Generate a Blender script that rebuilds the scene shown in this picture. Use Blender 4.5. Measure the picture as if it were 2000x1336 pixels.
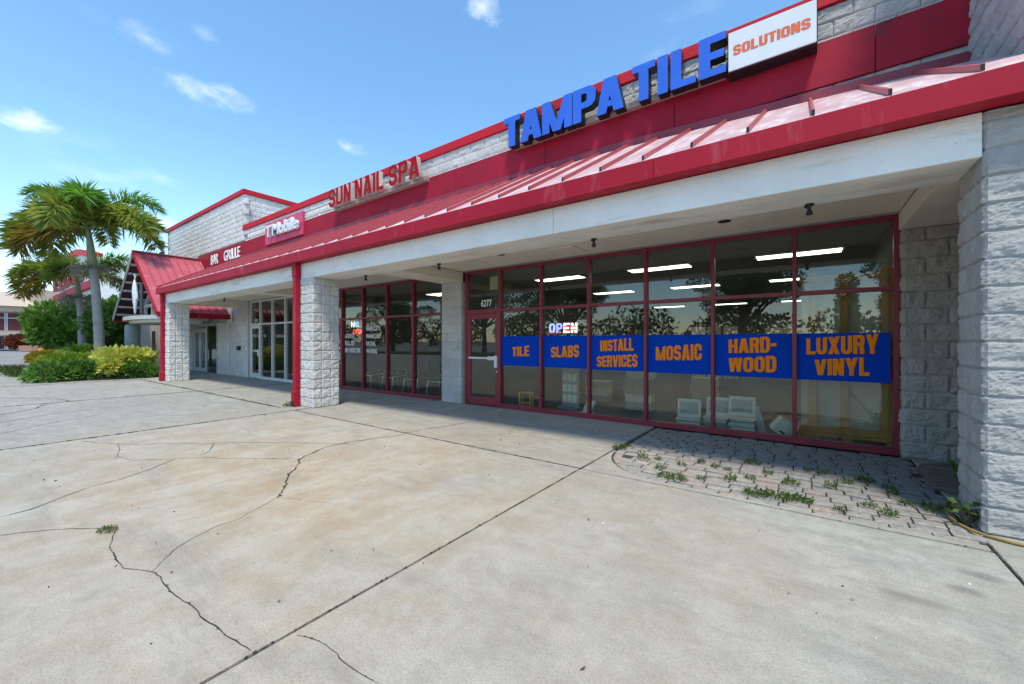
import bpy, math, random
import numpy as np
from mathutils import Vector, Matrix, noise as mnoise
R = math.radians
rng = random.Random(7)
scene = bpy.context.scene
for o in list(bpy.data.objects):
    bpy.data.objects.remove(o)
col = scene.collection

# ------------------------------------------------------------------ camera
YAW = math.atan2(571, 789)
cam_d = bpy.data.cameras.new('camera')
cam_d.sensor_width = 36.0
cam_d.lens = 36.0 * 789 / 2000
cam_d.shift_y = -0.0005
cam_d.clip_start = 0.05
cam_d.clip_end = 3000
cam = bpy.data.objects.new('camera', cam_d)
cam.location = (0, 0, 1.4)
cam.rotation_euler = (R(90), 0, YAW)
col.objects.link(cam)
scene.camera = cam

# ------------------------------------------------------------------ sky, sun, exposure
SUN = Vector((0.27, -0.36, 1.0)).normalized()
world = bpy.data.worlds.new('World')
scene.world = world
world.use_nodes = True
wn, wl = world.node_tree.nodes, world.node_tree.links
wn.clear()
w_out = wn.new('ShaderNodeOutputWorld')
w_bg = wn.new('ShaderNodeBackground')
w_sky = wn.new('ShaderNodeTexSky')
w_sky.sky_type = 'NISHITA'
w_sky.sun_disc = False
w_sky.sun_elevation = math.asin(SUN.z)
w_sky.sun_rotation = math.atan2(SUN.x, SUN.y)
w_sky.altitude = 0
w_sky.air_density = 1.0
w_sky.dust_density = 0.15
w_sky.ozone_density = 1.4
SKY_STRENGTH = 0.15
w_bg.inputs['Strength'].default_value = SKY_STRENGTH
wl.new(w_bg.outputs[0], w_out.inputs[0])
w_tc = wn.new('ShaderNodeTexCoord')


def wmath(op, a, b=None, c=None):
    n = wn.new('ShaderNodeMath')
    n.operation = op
    for i, v in enumerate((a, b, c)):
        if v is None:
            continue
        if isinstance(v, (int, float)):
            n.inputs[i].default_value = v
        else:
            wl.new(v, n.inputs[i])
    return n.outputs[0]


def wdot(vec):
    n = wn.new('ShaderNodeVectorMath')
    n.operation = 'DOT_PRODUCT'
    wl.new(w_tc.outputs['Generated'], n.inputs[0])
    n.inputs[1].default_value = vec
    return n.outputs['Value']


def wnoise(scale, detail, rough, stretch=(1, 1, 1)):
    mp = wn.new('ShaderNodeMapping')
    mp.inputs['Scale'].default_value = stretch
    wl.new(w_tc.outputs['Generated'], mp.inputs[0])
    n = wn.new('ShaderNodeTexNoise')
    n.inputs['Scale'].default_value = scale
    n.inputs['Detail'].default_value = detail
    n.inputs['Roughness'].default_value = rough
    wl.new(mp.outputs[0], n.inputs['Vector'])
    return n.outputs['Fac']


n_a = wnoise(14.0, 6.0, 0.6, (1, 1, 2.0))
n_b = wnoise(4.0, 5.0, 0.55, (1, 1, 2.4))
cloud = None
CLOUDS = [((-0.859, 0.26, 0.441), .085, .030, .75), ((-0.854, 0.183, 0.487), .05, .022, .40),
          ((-0.818, 0.248, 0.519), .03, .018, .35), ((-0.498, 0.588, 0.638), .055, .028, .75),
          ((-0.777, 0.48, 0.407), .045, .016, .70), ((-0.944, 0.053, 0.327), .06, .022, .95),
          ((-0.962, 0.0, 0.30), .06, .03, .9),
          ((-0.932, 0.214, 0.294), .055, .02, .40), ((-0.952, 0.137, 0.273), .05, .02, .40),
          ((-0.951, 0.226, 0.213), .05, .022, .8)]
for d, ax, ay, amt in CLOUDS:
    d = Vector(d).normalized()
    e1 = Vector((0, 0, 1)).cross(d).normalized()
    e2 = d.cross(e1)
    u = wmath('DIVIDE', wdot(e1), ax * .85)
    v = wmath('DIVIDE', wdot(e2), ay * .85)
    r2 = wmath('ADD', wmath('MULTIPLY', u, u), wmath('MULTIPLY', v, v))
    r = wmath('SQRT', r2)
    r = wmath('ADD', r, wmath('MULTIPLY', wmath('SUBTRACT', n_a, 0.5), 3.4))
    m = wn.new('ShaderNodeMapRange')
    m.interpolation_type = 'SMOOTHSTEP'
    m.inputs['From Min'].default_value = 1.05
    m.inputs['From Max'].default_value = -0.45
    m.inputs['To Min'].default_value = 0
    m.inputs['To Max'].default_value = amt * 0.75
    wl.new(r, m.inputs['Value'])
    front = wmath('GREATER_THAN', wdot(d), 0.5)
    mk = wmath('MULTIPLY', m.outputs[0], front)
    cloud = mk if cloud is None else wmath('MAXIMUM', cloud, mk)
# thin broken cloud over the rest of the sky
gm = wn.new('ShaderNodeMapRange')
gm.interpolation_type = 'SMOOTHSTEP'
gm.inputs['From Min'].default_value = 0.60
gm.inputs['From Max'].default_value = 0.80
gm.inputs['To Max'].default_value = 0.14
wl.new(n_b, gm.inputs['Value'])
cloud = wmath('MAXIMUM', cloud, gm.outputs[0])
w_mix = wn.new('ShaderNodeMixRGB')
w_mix.inputs['Color2'].default_value = (4.6, 4.9, 5.2, 1)
wl.new(cloud, w_mix.inputs['Fac'])
w_hs = wn.new('ShaderNodeHueSaturation')
w_hs.inputs['Saturation'].default_value = 1.14
w_hs.inputs['Hue'].default_value = 0.492
w_hs.inputs['Value'].default_value = 1.0
wl.new(w_sky.outputs[0], w_hs.inputs['Color'])
wl.new(w_hs.outputs[0], w_mix.inputs['Color1'])
wl.new(w_mix.outputs[0], w_bg.inputs['Color'])

sun_d = bpy.data.lights.new('sun', 'SUN')
sun_d.energy = 2.0
sun_d.angle = R(7.0)
sun_d.color = (1.0, 0.945, 0.82)
sun = bpy.data.objects.new('sun', sun_d)
sun.rotation_euler = SUN.to_track_quat('Z', 'Y').to_euler()
sun.location = (5, -10, 30)
col.objects.link(sun)

scene.view_settings.view_transform = 'Standard'
scene.view_settings.look = 'None'
scene.view_settings.gamma = 1.0
scene.view_settings.use_curve_mapping = False
scene.view_settings.exposure = 1.0

# ------------------------------------------------------------------ materials
MATS = {}


def new_mat(name):
    m = bpy.data.materials.new(name)
    m.use_nodes = True
    nt = m.node_tree
    return m, nt, nt.nodes, nt.links, nt.nodes['Principled BSDF']


def noise_node(nt, scale, detail=5, rough=0.55, coord='Object', stretch=(1, 1, 1), loc=(0, 0, 0)):
    n = nt.nodes.new('ShaderNodeTexNoise')
    n.inputs['Scale'].default_value = scale
    n.inputs['Detail'].default_value = detail
    n.inputs['Roughness'].default_value = rough
    mp = nt.nodes.new('ShaderNodeMapping')
    mp.inputs['Scale'].default_value = stretch
    mp.inputs['Location'].default_value = loc
    if coord == 'World':
        g = nt.nodes.new('ShaderNodeNewGeometry')
        nt.links.new(g.outputs['Position'], mp.inputs[0])
    else:
        t = nt.nodes.new('ShaderNodeTexCoord')
        nt.links.new(t.outputs[coord], mp.inputs[0])
    nt.links.new(mp.outputs[0], n.inputs['Vector'])
    return n.outputs['Fac']


def ramp(nt, fac, stops):
    n = nt.nodes.new('ShaderNodeValToRGB')
    cr = n.color_ramp
    while len(cr.elements) < len(stops):
        cr.elements.new(0.5)
    for e, (p, c) in zip(cr.elements, stops):
        e.position = p
        e.color = (c[0], c[1], c[2], 1) if len(c) == 3 else c
    nt.links.new(fac, n.inputs[0])
    return n.outputs[0]


def g1(v):
    return (v, v, v)


def mixc(nt, fac, a, b, mode='MIX'):
    n = nt.nodes.new('ShaderNodeMixRGB')
    n.blend_type = mode
    for i, v in ((0, fac), (1, a), (2, b)):
        if isinstance(v, (int, float)):
            n.inputs[i].default_value = v
        elif isinstance(v, tuple):
            n.inputs[i].default_value = (v[0], v[1], v[2], 1)
        else:
            nt.links.new(v, n.inputs[i])
    return n.outputs[0]


def bump(nt, bsdf, height, strength, dist=0.01):
    n = nt.nodes.new('ShaderNodeBump')
    n.inputs['Strength'].default_value = strength
    n.inputs['Distance'].default_value = dist
    nt.links.new(height, n.inputs['Height'])
    nt.links.new(n.outputs[0], bsdf.inputs['Normal'])


def simple(name, color, rough=0.5, var=0.12, scale=3.0, metallic=0.0, bmp=0.0, bscale=60, coord='Object', dirt=None, spec=None, speck=None):
    """painted / plain surface with mottled tone, dirt and fine relief"""
    m, nt, nodes, links, b = new_mat(name)
    f = noise_node(nt, scale, 6, 0.6, coord)
    dk = tuple(c * (1 - var) for c in color)
    lt = tuple(min(1, c * (1 + var * 0.8)) for c in color)
    c = ramp(nt, f, [(0.3, dk), (0.7, lt)])
    if dirt:
        f2 = noise_node(nt, scale * 2.7, 8, 0.68, coord, dirt[2] if len(dirt) > 2 else (1, 1, 1), (3, 1, 7))
        k = ramp(nt, f2, [(dirt[1], g1(0)), (min(1, dirt[1] + 0.16), g1(1))])
        c = mixc(nt, k, c, dirt[0])
    if speck:
        k = ramp(nt, noise_node(nt, 42, 3, 0.8, coord), [(speck[1] - .04, g1(1)), (speck[1] + .05, g1(0))])
        c = mixc(nt, k, c, speck[0])
    links.new(c, b.inputs['Base Color'])
    b.inputs['Roughness'].default_value = rough
    b.inputs['Metallic'].default_value = metallic
    if spec is not None:
        b.inputs['Specular IOR Level'].default_value = spec
    if bmp:
        bump(nt, b, noise_node(nt, bscale, 6, 0.6, coord), bmp)
    MATS[name] = m
    return m


# white painted split-face block
def mat_block(name, base, coord='World', dirt=0.60):
    m, nt, nodes, links, b = new_mat(name)
    f = noise_node(nt, 2.2, 6, 0.6, coord)
    c = ramp(nt, f, [(0.3, tuple(v * 0.90 for v in base)), (0.72, base)])
    grain = noise_node(nt, 30, 9, 0.78, coord, (1.0, 1.0, 2.0))
    k = ramp(nt, grain, [(0.30, g1(.75)), (0.42, g1(0))])
    c = mixc(nt, k, c, (0.34, 0.32, 0.30))
    st = noise_node(nt, 1.3, 8, 0.7, coord, (1, 1, 0.5), (9, 2, 4))
    k2 = ramp(nt, st, [(dirt, g1(0)), (dirt + 0.2, g1(0.7))])
    c = mixc(nt, k2, c, (0.30, 0.285, 0.25))
    oi = nodes.new('ShaderNodeObjectInfo')
    v = nodes.new('ShaderNodeMapRange')
    v.inputs['To Min'].default_value = 0.90
    v.inputs['To Max'].default_value = 1.04
    links.new(oi.outputs['Random'], v.inputs['Value'])
    c = mixc(nt, 1.0, c, v.outputs[0], 'MULTIPLY')
    links.new(c, b.inputs['Base Color'])
    b.inputs['Roughness'].default_value = 0.75
    h = noise_node(nt, 30, 10, 0.82, coord, (1, 1, 2.0))
    bump(nt, b, h, 1.0, 0.055)
    MATS[name] = m


mat_block('block', (0.86, 0.835, 0.79))
mat_block('block_alcove', (0.82, 0.765, 0.69), dirt=0.56)
mat_block('block_smooth', (0.74, 0.72, 0.685), dirt=0.52)
simple('mortar', (0.38, 0.37, 0.34), 0.9, 0.15, 6, bmp=0.4)
simple('stucco', (0.80, 0.77, 0.71), 0.85, 0.10, 1.2, bmp=0.5, bscale=120, coord='World',
       dirt=((0.58, 0.52, 0.43), 0.54, (0.25, 1, 1.6)), speck=((0.42, 0.39, 0.34), 0.30))
simple('soffit', (0.74, 0.67, 0.55), 0.9, 0.09, 0.9, bmp=0.2, bscale=120, coord='World', speck=((0.5, 0.44, 0.36), 0.27),
       dirt=((0.54, 0.48, 0.39), 0.60))
simple('red', (0.36, 0.010, 0.028), 0.6, 0.14, 1.1, spec=0.2, coord='World', dirt=((0.42, 0.07, 0.085), 0.55, (1.6, 1, 0.3)), bmp=0.08, bscale=14, speck=((0.30, 0.10, 0.09), 0.24))
simple('red_coping', (0.52, 0.016, 0.028), 0.6, 0.12, 1.3, spec=0.2, coord='World', dirt=((0.30, 0.06, 0.06), 0.66))
simple('red_band', (0.34, 0.012, 0.032), 0.65, 0.20, 0.9, spec=0.2, coord='World', dirt=((0.15, 0.02, 0.03), 0.56, (0.8, 1, 1.6)), bmp=0.1, bscale=40)
simple('roof_panel', (0.52, 0.33, 0.325), 0.62, 0.12, 2.0, coord='World', spec=0.3, dirt=((0.64, 0.54, 0.52), 0.48, (1, 0.25, 0.25)))
simple('roof_rib', (0.42, 0.07, 0.085), 0.42, 0.12, 3, coord='World', dirt=((0.50, 0.30, 0.30), 0.62))
simple('porch_roof', (0.46, 0.085, 0.11), 0.5, 0.12, 1.2, coord='World', dirt=((0.46, 0.20, 0.22), 0.5, (0.4, 0.4, 0.4)))
simple('dark', (0.012, 0.011, 0.011), 0.8, 0.1)
simple('frame_red', (0.24, 0.022, 0.036), 0.42, 0.18, 4, dirt=((0.22, 0.10, 0.10), 0.70))
simple('frame_white', (0.66, 0.66, 0.64), 0.4, 0.08, 4, dirt=((0.4, 0.39, 0.36), 0.68))
simple('vinyl_white', (0.78, 0.78, 0.76), 0.5, 0.05)
simple('vinyl_blue', (0.003, 0.055, 0.44), 0.85, 0.10, 1.5, spec=0.08)
simple('vinyl_orange', (1.0, 0.26, 0.012), 0.85, 0.04, 4, spec=0.08)
simple('sign_blue', (0.030, 0.125, 0.60), 0.32, 0.12, 1.6, coord='World')
simple('sign_white', (0.70, 0.72, 0.72), 0.4, 0.05)
simple('sign_orange', (0.74, 0.13, 0.03), 0.4, 0.1)
simple('sign_black', (0.012, 0.013, 0.018), 0.4, 0.1)
simple('sign_red', (0.36, 0.008, 0.016), 0.8, 0.16, 2, dirt=((0.22, 0.02, 0.02), 0.66), spec=0.1)
simple('sign_return', (0.44, 0.38, 0.35), 0.5, 0.15, 5, dirt=((0.2, 0.17, 0.14), 0.58))
simple('sign_pink', (0.60, 0.055, 0.13), 0.42, 0.08, 2)
simple('raceway', (0.36, 0.27, 0.23), 0.6, 0.12, 4)
simple('chrome', (0.85, 0.85, 0.85), 0.32, 0.05, metallic=0.6)
simple('grey_metal', (0.35, 0.36, 0.37), 0.45, 0.1, metallic=0.4)
simple('wood', (0.62, 0.30, 0.08), 0.65, 0.22, 5, dirt=((0.26, 0.12, 0.04), 0.6, (1, 1, 0.15)))
simple('plywood', (0.56, 0.50, 0.40), 0.7, 0.1, 2)
simple('cardboard', (0.80, 0.78, 0.72), 0.7, 0.1, 5)
simple('tile_grey', (0.42, 0.42, 0.40), 0.35, 0.15, 9)
simple('paper', (0.55, 0.48, 0.34), 0.7, 0.05)
simple('black_seat', (0.02, 0.02, 0.022), 0.5, 0.2)
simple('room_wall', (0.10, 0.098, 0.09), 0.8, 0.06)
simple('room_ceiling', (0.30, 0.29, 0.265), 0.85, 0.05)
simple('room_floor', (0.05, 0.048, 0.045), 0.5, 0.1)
simple('timber_grey', (0.46, 0.47, 0.45), 0.7, 0.12, 5)
simple('timber_dark', (0.10, 0.018, 0.02), 0.7, 0.15, 3)
simple('blue_grey', (0.30, 0.35, 0.37), 0.6, 0.08, 3)
simple('fish_white', (0.66, 0.70, 0.74), 0.35, 0.16, 6, dirt=((0.16, 0.30, 0.48), 0.56))
simple('soil', (0.055, 0.042, 0.03), 0.95, 0.3, 6, coord='World', bmp=0.6, bscale=30)
simple('earth', (0.19, 0.17, 0.135), 0.95, 0.3, 7, coord='World', bmp=0.5, bscale=40, dirt=((0.09, 0.08, 0.06), 0.5))
simple('joint_sand', (0.055, 0.047, 0.036), 0.95, 0.3, 9, coord='World')
simple('crack', (0.035, 0.032, 0.028), 0.95, 0.3, 9, coord='World')
simple('hose', (0.30, 0.19, 0.045), 0.5, 0.15, 8)
simple('trunk', (0.30, 0.285, 0.26), 0.9, 0.14, 5, coord='World', dirt=((0.15, 0.135, 0.12), 0.54, (0.6, 0.6, 5)), bmp=0.5, bscale=18)
simple('crownshaft', (0.19, 0.22, 0.12), 0.55, 0.25, 4, dirt=((0.24, 0.17, 0.08), 0.58))
simple('bark', (0.09, 0.075, 0.06), 0.95, 0.25, 7, bmp=0.6, bscale=20)
simple('dead_stalk', (0.20, 0.185, 0.16), 0.9, 0.2, 8)
simple('tan_stucco', (0.50, 0.37, 0.27), 0.85, 0.08, 0.4, coord='World')
simple('tan_roof', (0.52, 0.42, 0.33), 0.85, 0.08, 0.3, coord='World')
simple('brick_band', (0.44, 0.24, 0.16), 0.85, 0.2, 0.6, coord='World')
simple('pale_band', (0.60, 0.54, 0.47), 0.85, 0.06, 0.6, coord='World')
simple('asphalt', (0.24, 0.235, 0.22), 0.9, 0.22, 0.35, coord='World', bmp=0.3, bscale=70, dirt=((0.32, 0.31, 0.285), 0.55))
simple('grass_ground', (0.075, 0.10, 0.03), 0.95, 0.3, 1.5, coord='World')
simple('bin_red', (0.55, 0.03, 0.06), 0.5, 0.1)
simple('bin_yellow', (0.65, 0.42, 0.05), 0.5, 0.1)
simple('pale_stone', (0.70, 0.69, 0.66), 0.8, 0.1)


def mat_leaf(name, c1, c2, c3=None, trans=0.35, rough=0.5):
    m, nt, nodes, links, b = new_mat(name)
    f = noise_node(nt, 2.6, 3, 0.6, 'World')
    f2 = noise_node(nt, 31, 2, 0.5, 'World', (1, 1, 1), (5, 5, 5))
    mixf = nodes.new('ShaderNodeMath')
    mixf.operation = 'MULTIPLY_ADD'
    links.new(f2, mixf.inputs[0])
    mixf.inputs[1].default_value = 0.8
    links.new(f, mixf.inputs[2])
    sc = nodes.new('ShaderNodeMath')
    sc.operation = 'MULTIPLY'
    links.new(mixf.outputs[0], sc.inputs[0])
    sc.inputs[1].default_value = 0.555
    stops = [(0.34, c1), (0.62, c2)]
    if c3:
        stops = [(0.32, c1), (0.52, c2), (0.68, c3)]
    c = ramp(nt, sc.outputs[0], stops)
    links.new(c, b.inputs['Base Color'])
    b.inputs['Roughness'].default_value = rough
    tr = nodes.new('ShaderNodeBsdfTranslucent')
    links.new(c, tr.inputs['Color'])
    mx = nodes.new('ShaderNodeMixShader')
    mx.inputs[0].default_value = trans
    links.new(b.outputs[0], mx.inputs[1])
    links.new(tr.outputs[0], mx.inputs[2])
    links.new(mx.outputs[0], nodes['Material Output'].inputs['Surface'])
    MATS[name] = m


mat_leaf('leaf_hedge', (0.04, 0.11, 0.015), (0.17, 0.33, 0.05))
mat_leaf('leaf_lime', (0.15, 0.25, 0.02), (0.32, 0.42, 0.035))
mat_leaf('leaf_yellow', (0.30, 0.36, 0.03), (0.78, 0.74, 0.16))
mat_leaf('leaf_orange', (0.26, 0.20, 0.02), (0.42, 0.30, 0.03))
mat_leaf('leaf_tree', (0.04, 0.11, 0.012), (0.17, 0.33, 0.035))
mat_leaf('leaf_oak', (0.035, 0.065, 0.018), (0.10, 0.15, 0.04))
mat_leaf('leaf_weed', (0.05, 0.095, 0.016), (0.11, 0.17, 0.03))
mat_leaf('leaf_red', (0.12, 0.02, 0.01), (0.24, 0.06, 0.02))
mat_leaf('frond_green', (0.08, 0.22, 0.025), (0.22, 0.44, 0.06), trans=0.45)
mat_leaf('frond_olive', (0.09, 0.18, 0.025), (0.24, 0.32, 0.045), (0.55, 0.52, 0.09), trans=0.45)
mat_leaf('frond_brown', (0.10, 0.12, 0.02), (0.26, 0.20, 0.03), (0.48, 0.34, 0.06), trans=0.35)


def mat_concrete():
    m, nt, nodes, links, b = new_mat('concrete')
    big = noise_node(nt, 0.45, 6, 0.6, 'World')
    c = ramp(nt, big, [(0.30, (0.345, 0.322, 0.272)), (0.70, (0.445, 0.422, 0.365))])
    mid = noise_node(nt, 2.6, 10, 0.76, 'World', (1, 1.6, 1), (4, 9, 0))
    k = ramp(nt, mid, [(0.40, g1(0)), (0.64, g1(0.75))])
    c = mixc(nt, k, c, (0.27, 0.258, 0.222))
    sm = noise_node(nt, 9, 9, 0.8, 'World', (1, 1, 1), (14, 3, 0))
    k = ramp(nt, sm, [(0.36, g1(0.86)), (0.62, g1(1.08))])
    c = mixc(nt, 1.0, c, k, 'MULTIPLY')
    # dropped gum and oil spots
    vo = nodes.new('ShaderNodeTexVoronoi')
    vo.inputs['Scale'].default_value = 1.5
    gv = nodes.new('ShaderNodeNewGeometry')
    links.new(gv.outputs['Position'], vo.inputs['Vector'])
    k = ramp(nt, vo.outputs['Distance'], [(0.018, g1(0.7)), (0.045, g1(0))])
    c = mixc(nt, k, c, (0.12, 0.11, 0.10))
    # dried spill near the end pier
    for lx, ly, ax_, ay_ in ((.50, 3.06, .17, .05), (.86, 3.60, .10, .06), (.72, 3.34, .09, .05)):
        gs = nodes.new('ShaderNodeNewGeometry')
        mq = nodes.new('ShaderNodeMapping')
        mq.inputs['Location'].default_value = (-lx / ax_, -ly / ay_, 0)
        mq.inputs['Scale'].default_value = (1 / ax_, 1 / ay_, 1)
        links.new(gs.outputs['Position'], mq.inputs[0])
        ll = nodes.new('ShaderNodeVectorMath')
        ll.operation = 'LENGTH'
        links.new(mq.outputs[0], ll.inputs[0])
        nn = noise_node(nt, 7, 6, 0.7, 'World')
        aa = nodes.new('ShaderNodeMath')
        aa.operation = 'MULTIPLY_ADD'
        links.new(nn, aa.inputs[0])
        aa.inputs[1].default_value = 1.4
        links.new(ll.outputs['Value'], aa.inputs[2])
        mz = nodes.new('ShaderNodeMapRange')
        mz.inputs['From Min'].default_value = 1.1
        mz.inputs['From Max'].default_value = 1.9
        mz.inputs['To Min'].default_value = 0.55
        mz.inputs['To Max'].default_value = 0.0
        links.new(aa.outputs[0], mz.inputs['Value'])
        c = mixc(nt, mz.outputs[0], c, (0.13, 0.12, 0.11))
    # rusty tan stain over the slabs in front of the shop doors
    g = nodes.new('ShaderNodeNewGeometry')
    mp = nodes.new('ShaderNodeMapping')
    mp.vector_type = 'POINT'
    mp.inputs['Location'].default_value = (1.22, -0.95, 0)
    mp.inputs['Scale'].default_value = (0.27, 0.44, 1)
    links.new(g.outputs['Position'], mp.inputs[0])
    ln = nodes.new('ShaderNodeVectorMath')
    ln.operation = 'LENGTH'
    links.new(mp.outputs[0], ln.inputs[0])
    sn = noise_node(nt, 0.8, 8, 0.68, 'World', (1, 1, 1), (1, 7, 2))
    ad = nodes.new('ShaderNodeMath')
    ad.operation = 'MULTIPLY_ADD'
    links.new(sn, ad.inputs[0])
    ad.inputs[1].default_value = 1.9
    links.new(ln.outputs['Value'], ad.inputs[2])
    k = ramp(nt, ad.outputs[0], [(0.55, g1(0.75)), (1.0, g1(0.0))])
    mr = nodes.new('ShaderNodeMapRange')
    mr.inputs['From Min'].default_value = 0.9
    mr.inputs['From Max'].default_value = 2.55
    mr.inputs['To Min'].default_value = 1.0
    mr.inputs['To Max'].default_value = 0.0
    links.new(ad.outputs[0], mr.inputs['Value'])
    tn = noise_node(nt, 2.2, 7, 0.7, 'World', (1.5, 1, 1), (8, 3, 2))
    tan = ramp(nt, tn, [(0.38, (0.46, 0.385, 0.285)), (0.60, (0.38, 0.275, 0.165))])
    c = mixc(nt, mr.outputs[0], c, tan)
    # dark wear streaks and speckle
    st = noise_node(nt, 1.1, 9, 0.75, 'World', (0.5, 2.4, 1), (2, 2, 2))
    k = ramp(nt, st, [(0.54, g1(0)), (0.74, g1(0.65))])
    c = mixc(nt, k, c, (0.22, 0.205, 0.18))
    lp = noise_node(nt, 1.7, 8, 0.7, 'World', (1, 1, 1), (12, 4, 1))
    k = ramp(nt, lp, [(0.60, g1(0)), (0.72, g1(0.5))])
    c = mixc(nt, k, c, (0.50, 0.49, 0.46))
    sp = noise_node(nt, 95, 5, 0.85, 'World')
    k = ramp(nt, sp, [(0.34, g1(0.62)), (0.50, g1(1.0)), (0.68, g1(1.13))])
    c = mixc(nt, 1.0, c, k, 'MULTIPLY')
    oi = nodes.new('ShaderNodeObjectInfo')
    v = nodes.new('ShaderNodeMapRange')
    v.inputs['To Min'].default_value = 0.95
    v.inputs['To Max'].default_value = 1.05
    links.new(oi.outputs['Random'], v.inputs['Value'])
    c = mixc(nt, 1.0, c, v.outputs[0], 'MULTIPLY')
    links.new(c, b.inputs['Base Color'])
    b.inputs['Roughness'].default_value = 0.82
    b.inputs['Specular IOR Level'].default_value = 0.3
    bump(nt, b, noise_node(nt, 120, 6, 0.75, 'World'), 0.25, 0.004)
    MATS['concrete'] = m


mat_concrete()


def mat_paver():
    m, nt, nodes, links, b = new_mat('paver')
    oi = nodes.new('ShaderNodeObjectInfo')
    c = ramp(nt, oi.outputs['Random'], [(0.0, (0.31, 0.29, 0.255)), (0.35, (0.37, 0.33, 0.28)),
                                        (0.6, (0.37, 0.295, 0.235)), (0.8, (0.30, 0.285, 0.26)), (1.0, (0.42, 0.375, 0.31))])
    # grey grime worked in towards the wall and the pier
    g = nodes.new('ShaderNodeNewGeometry')
    sx = nodes.new('ShaderNodeSeparateXYZ')
    links.new(g.outputs['Position'], sx.inputs[0])
    ma = nodes.new('ShaderNodeMath')
    ma.operation = 'MULTIPLY_ADD'
    links.new(sx.outputs['X'], ma.inputs[0])
    ma.inputs[1].default_value = 0.55
    links.new(sx.outputs['Y'], ma.inputs[2])
    nz = noise_node(nt, 1.6, 7, 0.7, 'World')
    mb = nodes.new('ShaderNodeMath')
    mb.operation = 'MULTIPLY_ADD'
    links.new(nz, mb.inputs[0])
    mb.inputs[1].default_value = 2.4
    links.new(ma.outputs[0], mb.inputs[2])
    mr = nodes.new('ShaderNodeMapRange')
    mr.inputs['From Min'].default_value = 5.3
    mr.inputs['From Max'].default_value = 6.8
    mr.inputs['To Max'].default_value = 0.85
    links.new(mb.outputs[0], mr.inputs['Value'])
    c = mixc(nt, mr.outputs[0], c, (0.21, 0.205, 0.19))
    gr = noise_node(nt, 22, 8, 0.75, 'World')
    k = ramp(nt, gr, [(0.32, g1(0.62)), (0.6, g1(1.05))])
    c = mixc(nt, 1.0, c, k, 'MULTIPLY')
    links.new(c, b.inputs['Base Color'])
    b.inputs['Roughness'].default_value = 0.85
    bump(nt, b, noise_node(nt, 60, 7, 0.7, 'World'), 0.45, 0.006)
    MATS['paver'] = m


mat_paver()


def mat_glass():
    m, nt, nodes, links, b = new_mat('glass')
    nodes.remove(b)
    lw_ = nodes.new('ShaderNodeLayerWeight')        # Schlick reflectance, alike on both faces of the pane
    lw_.inputs['Blend'].default_value = 0.5
    pw = nodes.new('ShaderNodeMath')
    pw.operation = 'POWER'
    links.new(lw_.outputs['Facing'], pw.inputs[0])
    pw.inputs[1].default_value = 5.0
    fr = nodes.new('ShaderNodeMath')
    fr.operation = 'MULTIPLY_ADD'
    links.new(pw.outputs[0], fr.inputs[0])
    fr.inputs[1].default_value = 0.9
    fr.inputs[2].default_value = 0.055
    tr = nodes.new('ShaderNodeBsdfTransparent')
    tr.inputs['Color'].default_value = (0.84, 0.87, 0.83, 1)
    gl = nodes.new('ShaderNodeBsdfGlossy')
    gl.inputs['Roughness'].default_value = 0.0
    gl.inputs['Color'].default_value = (0.95, 0.97, 0.96, 1)
    h = noise_node(nt, 0.9, 2, 0.5, 'World')
    bp = nodes.new('ShaderNodeBump')
    bp.inputs['Strength'].default_value = 0.03
    bp.inputs['Distance'].default_value = 0.02
    links.new(h, bp.inputs['Height'])
    links.new(bp.outputs[0], gl.inputs['Normal'])
    mx = nodes.new('ShaderNodeMixShader')
    links.new(fr.outputs[0], mx.inputs[0])
    links.new(tr.outputs[0], mx.inputs[1])
    links.new(gl.outputs[0], mx.inputs[2])
    links.new(mx.outputs[0], nodes['Material Output'].inputs['Surface'])
    MATS['glass'] = m


mat_glass()


def mat_emit(name, color, strength):
    m, nt, nodes, links, b = new_mat(name)
    b.inputs['Base Color'].default_value = (*color, 1)
    b.inputs['Emission Color'].default_value = (*color, 1)
    b.inputs['Emission Strength'].default_value = strength
    MATS[name] = m


mat_emit('tube_light', (1.0, 0.96, 0.86), 3.2)
mat_emit('panel_light', (1.0, 0.96, 0.86), 2.5)
mat_emit('neon_red', (1.0, 0.05, 0.04), 1.4)
mat_emit('neon_blue', (0.25, 0.30, 1.0), 1.3)
mat_emit('neon_green', (0.1, 0.8, 0.25), 0.9)
mat_emit('neon_white', (1.0, 0.85, 0.88), 1.2)


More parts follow.
